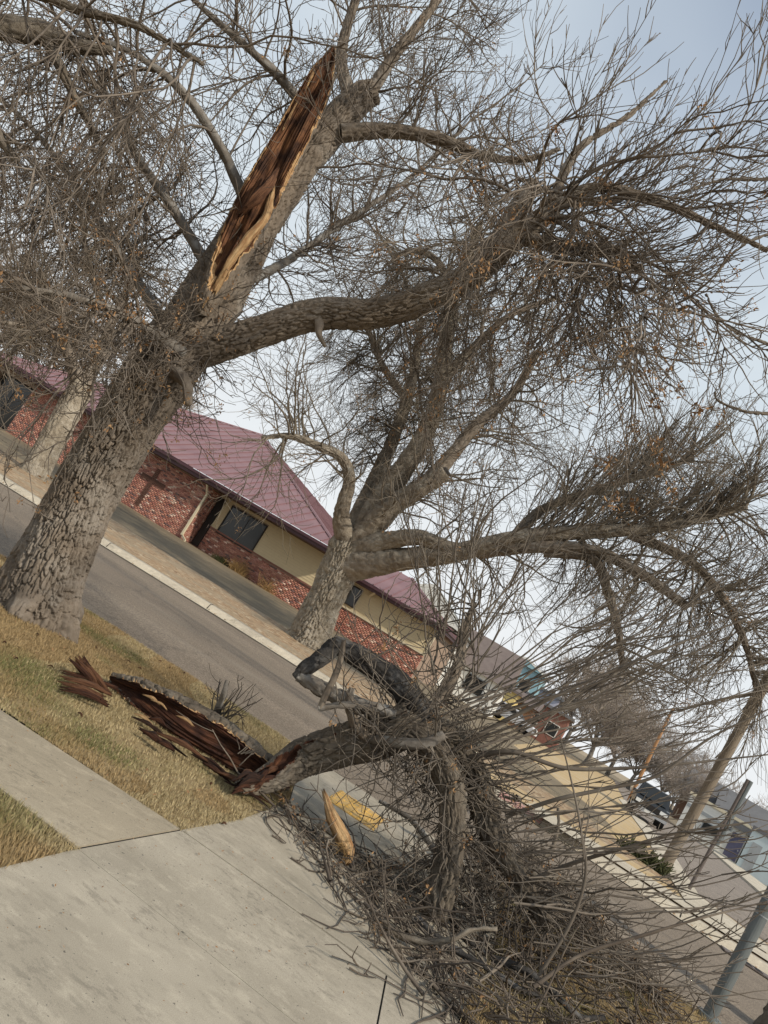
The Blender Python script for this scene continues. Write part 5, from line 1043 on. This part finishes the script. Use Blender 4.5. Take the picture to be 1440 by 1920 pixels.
# juniper at the planting strip
jb = G(1205, 1618, .05); jn = thing('juniper', 'low dark green juniper shrub on the planting strip across the street', 'shrub', tuple(jb)); n = 420
jd = G(1240, 1640, .05)-G(1170, 1590, .05); p0 = G(1170, 1590, .05)+rng.random((n, 1))*jd+rng.normal(size=(n, 3))*np.array([.12, .12, 0])
a1, r = grow(p0, np.array([0, 0, .7])+rng.normal(size=(n, 3))*.6, .15+.3*rng.random(n), 5, np.full(n, .02), np.full(n, .012), 0, -.2, .3); tw = Twigs(); tw.add(a1, r, 4); tw.obj('foliage', 'shrub_green', jn)

# ================================================================== FAR BUILDINGS AND CARS
def house(name, label, px, Y, w_, d_, hw, hr, wall_m, roof_m, ang, gable=False, wins=(), z=0.0, cat='house', doors=(), over=0.4):
    c = P(*px, Y); c[2] = z; h = thing(name, label, cat, tuple(c), rotz=R(ang))
    MB().box(-w_/2, w_/2, 0, d_, -.2, hw).obj('wall', wall_m, h, local=True); o_ = over; x0_, x1_, y0_, y1_ = -w_/2-o_, w_/2+o_, -o_, d_+o_
    rf = MB()
    if gable == 'x': rf.add([(x0_, y0_, hw), (x1_, y0_, hw), (x1_, y1_, hw), (x0_, y1_, hw), (x0_, d_/2, hw+hr), (x1_, d_/2, hw+hr)], [(0, 1, 5, 4), (2, 3, 4, 5), (0, 4, 3), (1, 2, 5), (0, 3, 2, 1)])
    elif gable == 'y': rf.add([(x0_, y0_, hw), (x1_, y0_, hw), (x1_, y1_, hw), (x0_, y1_, hw), (0, y0_, hw+hr), (0, y1_, hw+hr)], [(0, 4, 5, 3), (1, 2, 5, 4), (0, 1, 4), (2, 3, 5), (0, 3, 2, 1)])
    elif gable == 'flat': rf.box(x0_, x1_, y0_, y1_, hw+.002, hw+hr)
    else: k = min(w_, d_)*0.45; rf.add([(x0_, y0_, hw), (x1_, y0_, hw), (x1_, y1_, hw), (x0_, y1_, hw), (x0_+k, d_/2, hw+hr), (x1_-k, d_/2, hw+hr)], [(0, 1, 5, 4), (2, 3, 4, 5), (0, 4, 3), (1, 2, 5), (0, 3, 2, 1)])
    r_ = rf.obj('roof', roof_m, h, local=True)
    if gable == 'y':
        MB().add([(-w_/2, -.02, hw+.02), (w_/2, -.02, hw+.02), (0, -.02, hw+hr*.93), (-w_/2, -o_-.01, hw+.02), (w_/2, -o_-.01, hw+.02), (0, -o_-.01, hw+hr*.93)], [(3, 4, 5)]).obj('gable_wall', wall_m, h, local=True)
        for sx in (-1, 1): MB().hexa([(sx*x1_, -o_-.05, hw-.15), (0, -o_-.05, hw+hr-.2), (0, -o_-.02, hw+hr-.2), (sx*x1_, -o_-.02, hw-.15)], [(sx*x1_, -o_-.05, hw+.1), (0, -o_-.05, hw+hr+.05), (0, -o_-.02, hw+hr+.05), (sx*x1_, -o_-.02, hw+.1)]).obj('barge_board', 'white_wall', h, local=True)
    for x0w, x1w, z0w, z1w in wins:
        f_ = MB().box(x0w-.08, x1w+.08, -.06, -.005, z0w-.08, z1w+.08).obj('window', 'white_wall' if wall_m != 'white_wall' else 'band_grey', h, local=True)
        p_ = MB().box(x0w, x1w, -.075, -.062, z0w, z1w).obj('pane', 'glass_dark', f_, local=True)
    for x0w, x1w, z1w, mt in doors:
        f_ = MB().box(x0w, x1w, -.06, -.005, 0, z1w).obj('door', mt, h, local=True); MB().box(x1w-.18, x1w-.1, -.1, -.062, 1, 1.1).obj('handle', 'chrome', f_, local=True)
    return h
house('house', 'grey roofed house with white gable behind the church wing', (800, 1130), 58, 7, 9, 4.3, 2.2, 'white_wall', 'shingle_grey', -17, 'y', [(-2.2, -.9, 1.6, 3.0)])
house('house', 'house with broad brown shingle roof right of the church', (868, 1225), 62, 8, 8, 2.6, 3.0, 'white_wall', 'shingle_brown', -17, 'x', [(-3, -1.6, 1.0, 2.2), (1.2, 2.8, 1.0, 2.2)], doors=[(-.5, .5, 2.1, 'brown_wall')])
house('house', 'teal blue upper building beyond the brown roof', (968, 1275), 88, 5.0, 8, 6.4, 0.9, 'teal', 'slate', -20, 'y', [(-1.9, -.6, 3.4, 5.0), (.5, 1.7, 3.4, 5.0)])
house('house', 'pale lavender wall beside the teal building', (1020, 1290), 92, 4.5, 7, 5.2, .3, 'lavender', 'slate', -20, 'flat', [(-1.2, .2, 2.8, 4)])
house('house', 'small sunlit yellow house below the teal building', (925, 1315), 74, 3.4, 6, 2.9, .25, 'yellow_wall', 'shingle_brown', -20, 'flat', [(-.6, .5, 1, 2)], doors=[(-1.4, -.7, 2.0, 'brown_wall')])
house('house', 'brown shed roofed house between yellow wall and red brick', (965, 1335), 78, 3.2, 6, 2.6, 1.0, 'brown_wall', 'shingle_brown', -20, 'x', [(-.9, .4, .9, 1.9)])
house('house', 'plain red brick house in front of the far trees', (1015, 1355), 82, 4.8, 9, 3.6, .3, 'far_brick', 'slate', -20, 'flat', [(-1.6, -.4, 1.2, 2.4), (.6, 1.8, 1.2, 2.4)])
wb = G(1366, 1607, .05)
wh = house('shop_building', 'long white building with grey band at the right edge', (1372, 1600), float(wb[1])*0.9, 9.5, 8, 3.2, .25, 'white_wall', 'trim_cream', -32, 'flat', [(-2.9, -1.1, 1.1, 1.75)], cat='building', doors=[(-.6, .45, 2.3, 'door_blue'), (.55, .95, 2.6, 'frame_dark')], over=.15)
MB().box(-4.7, -.75, -.03, -.006, 2.15, 2.45).obj('band', 'band_grey', wh, local=True)
MB().box(1.1, 4.7, -.03, -.006, 2.15, 2.45).obj('band', 'band_grey', wh, local=True)
MB().box(-.9, 1.0, -.35, -.007, 2.65, 3.15).obj('door_canopy', 'slate', wh, local=True)
house('shed', 'pale blue shed cut by the right edge of the picture', (1445, 1640), float(wb[1])*0.78, 4.5, 6, 3.1, .3, 'pale_blue', 'slate', -32, 'flat', doors=[(-1.9, -1.2, 2.3, 'band_grey')], cat='shed', over=.1)
house('house', 'far slate grey roofed house behind the white building, left one', (1345, 1545), 110, 11, 9, 3.4, 4.4, 'brown_wall', 'slate', -25, 'x', [(-3, -1.5, 1, 2.3)])
house('house', 'far slate grey roofed house behind the white building, right one', (1390, 1570), 105, 8, 9, 3.2, 3.6, 'brown_wall', 'slate', -25, 'x', [(1, 2.5, 1, 2.3)])
def car(label, px, Y, ang, paint, tall=1.0, name='parked_car'):
    c = P(*px, Y); c[2] = 0.07; k = thing(name, label, 'car', tuple(c), rotz=R(ang))
    W = .92; prof = [(-2.3, .45), (-2.35, .85), (-2.2, 1.02), (-.95, 1.10), (-.35, 1.62*tall), (1.4, 1.66*tall), (2.15, 1.12), (2.3, 1.0), (2.3, .45)]
    v = []
    for s_ in (-1, 1):
        for (y, z_) in prof: v.append((s_*(W if z_ < 1.2 else W*.80), y, z_))
    n = len(prof); MB().add(v, [list(range(n))[::-1], list(range(n, 2*n))]+[(i, (i+1) % n, n+(i+1) % n, n+i) for i in range(n)]).obj('body', paint, k, local=True)
    MB().hexa([(-.72, -.97, 1.13), (.72, -.97, 1.13), (.66, -.42, 1.54*tall), (-.66, -.42, 1.54*tall)], [(-.72, -.99, 1.15), (.72, -.99, 1.15), (.66, -.44, 1.56*tall), (-.66, -.44, 1.56*tall)]).obj('windscreen', 'glass_dark', k, local=True)
    for s_ in (-1, 1):
        MB().hexa([(s_*.90, -.6, 1.16), (s_*.90, 1.6, 1.16), (s_*.76, 1.3, 1.55*tall), (s_*.76, -.2, 1.55*tall)], [(s_*.935, -.6, 1.16), (s_*.935, 1.6, 1.16), (s_*.80, 1.3, 1.55*tall), (s_*.80, -.2, 1.55*tall)]).obj('side_window', 'glass_dark', k, local=True)
        MB().box(s_*.66-.2, s_*.66+.2, -2.39, -2.33, .74, .92).obj('headlight', 'lamp_glass', k, local=True)
        MB().box(s_*1.02-.1, s_*1.02+.1, -.75, -.6, 1.1, 1.25).obj('mirror', paint, k, local=True)
        for y in (-1.45, 1.45):
            wl = MB().cyl((s_*.70, y, .36), (s_*.95, y, .36), .36, .36, 20).obj('wheel', 'tyre', k, local=True)
            MB().cyl((s_*.951, y, .36), (s_*.965, y, .36), .22, .2, 14).obj('rim', 'chrome', wl, local=True)
    MB().box(-.45, .45, -2.385, -2.34, .68, .92).obj('grille', 'frame_dark', k, local=True); MB().box(-.95, .95, -2.48, -2.36, .42, .62).obj('bumper', 'chrome' if paint == 'car_black' else paint, k, local=True)
    MB().box(-.26, .26, -2.50, -2.485, .46, .58).obj('number_plate', 'white_wall', k, local=True)
    return k
cg = G(1212, 1538, .07); car('dark parked car with bright headlight beside the orange pole', (1205, 1533), float(cg[1])*.97, -22, 'car_black', 1.12)
car('white parked car in front of the red brick house', (948, 1367), 70, 60, 'car_white')

# ------------------------------------------------------------------ fallen leaves and bits
def leaf_litter(label, poly, n, z, size=(.012, .03)):
    q = np.array(poly); lo, hi = q.min(0), q.max(0); p = lo+(hi-lo)*rng.random((n*6, 2)); p = p[in_poly(p, poly)][:n]; n = len(p)
    a = rng.random(n)*6.283; d = np.stack([np.cos(a), np.sin(a), rng.normal(size=n)*.25], 1); sd = np.stack([-np.sin(a), np.cos(a), rng.normal(size=n)*.4], 1)
    l = (size[0]+(size[1]-size[0])*rng.random(n))[:, None]; c = np.column_stack([p, np.full(n, z)+.006])
    v = np.stack([c-d*l, c+sd*l*.4, c+d*l, c-sd*l*.4], 1).reshape(-1, 3); v[:, 2] = np.maximum(v[:, 2], z+.002)
    o = obj('leaf_litter', v, [np.arange(n*4).reshape(-1, 4)], 'seed', None, 'stuff'); return tag(o, label, 'leaves')
leaf_litter('small brown leaves and bark bits strewn over the verge grass', vg, 450, .012, (.008, .02))
leaf_litter('brown leaf bits in the gutter along the far kerb', [tuple(q) for q in offs(kl, -.35)[(kl[:, 0] > -14) & (kl[:, 0] < 12)]]+[tuple(q) for q in offs(kl, -.02)[(kl[:, 0] > -14) & (kl[:, 0] < 12)][::-1]], 700, ZR+.02, (.02, .05))
leaf_litter('sparse brown bits and seeds on the driveway and sidewalk', [g2(0, 1900), g2(0, 1640), g2(145, 1590), g2(0, 1480), g2(0, 1340), g2(340, 1555), g2(470, 1530), g2(700, 1850), g2(690, 1920)], 170, .004, (.003, .010))
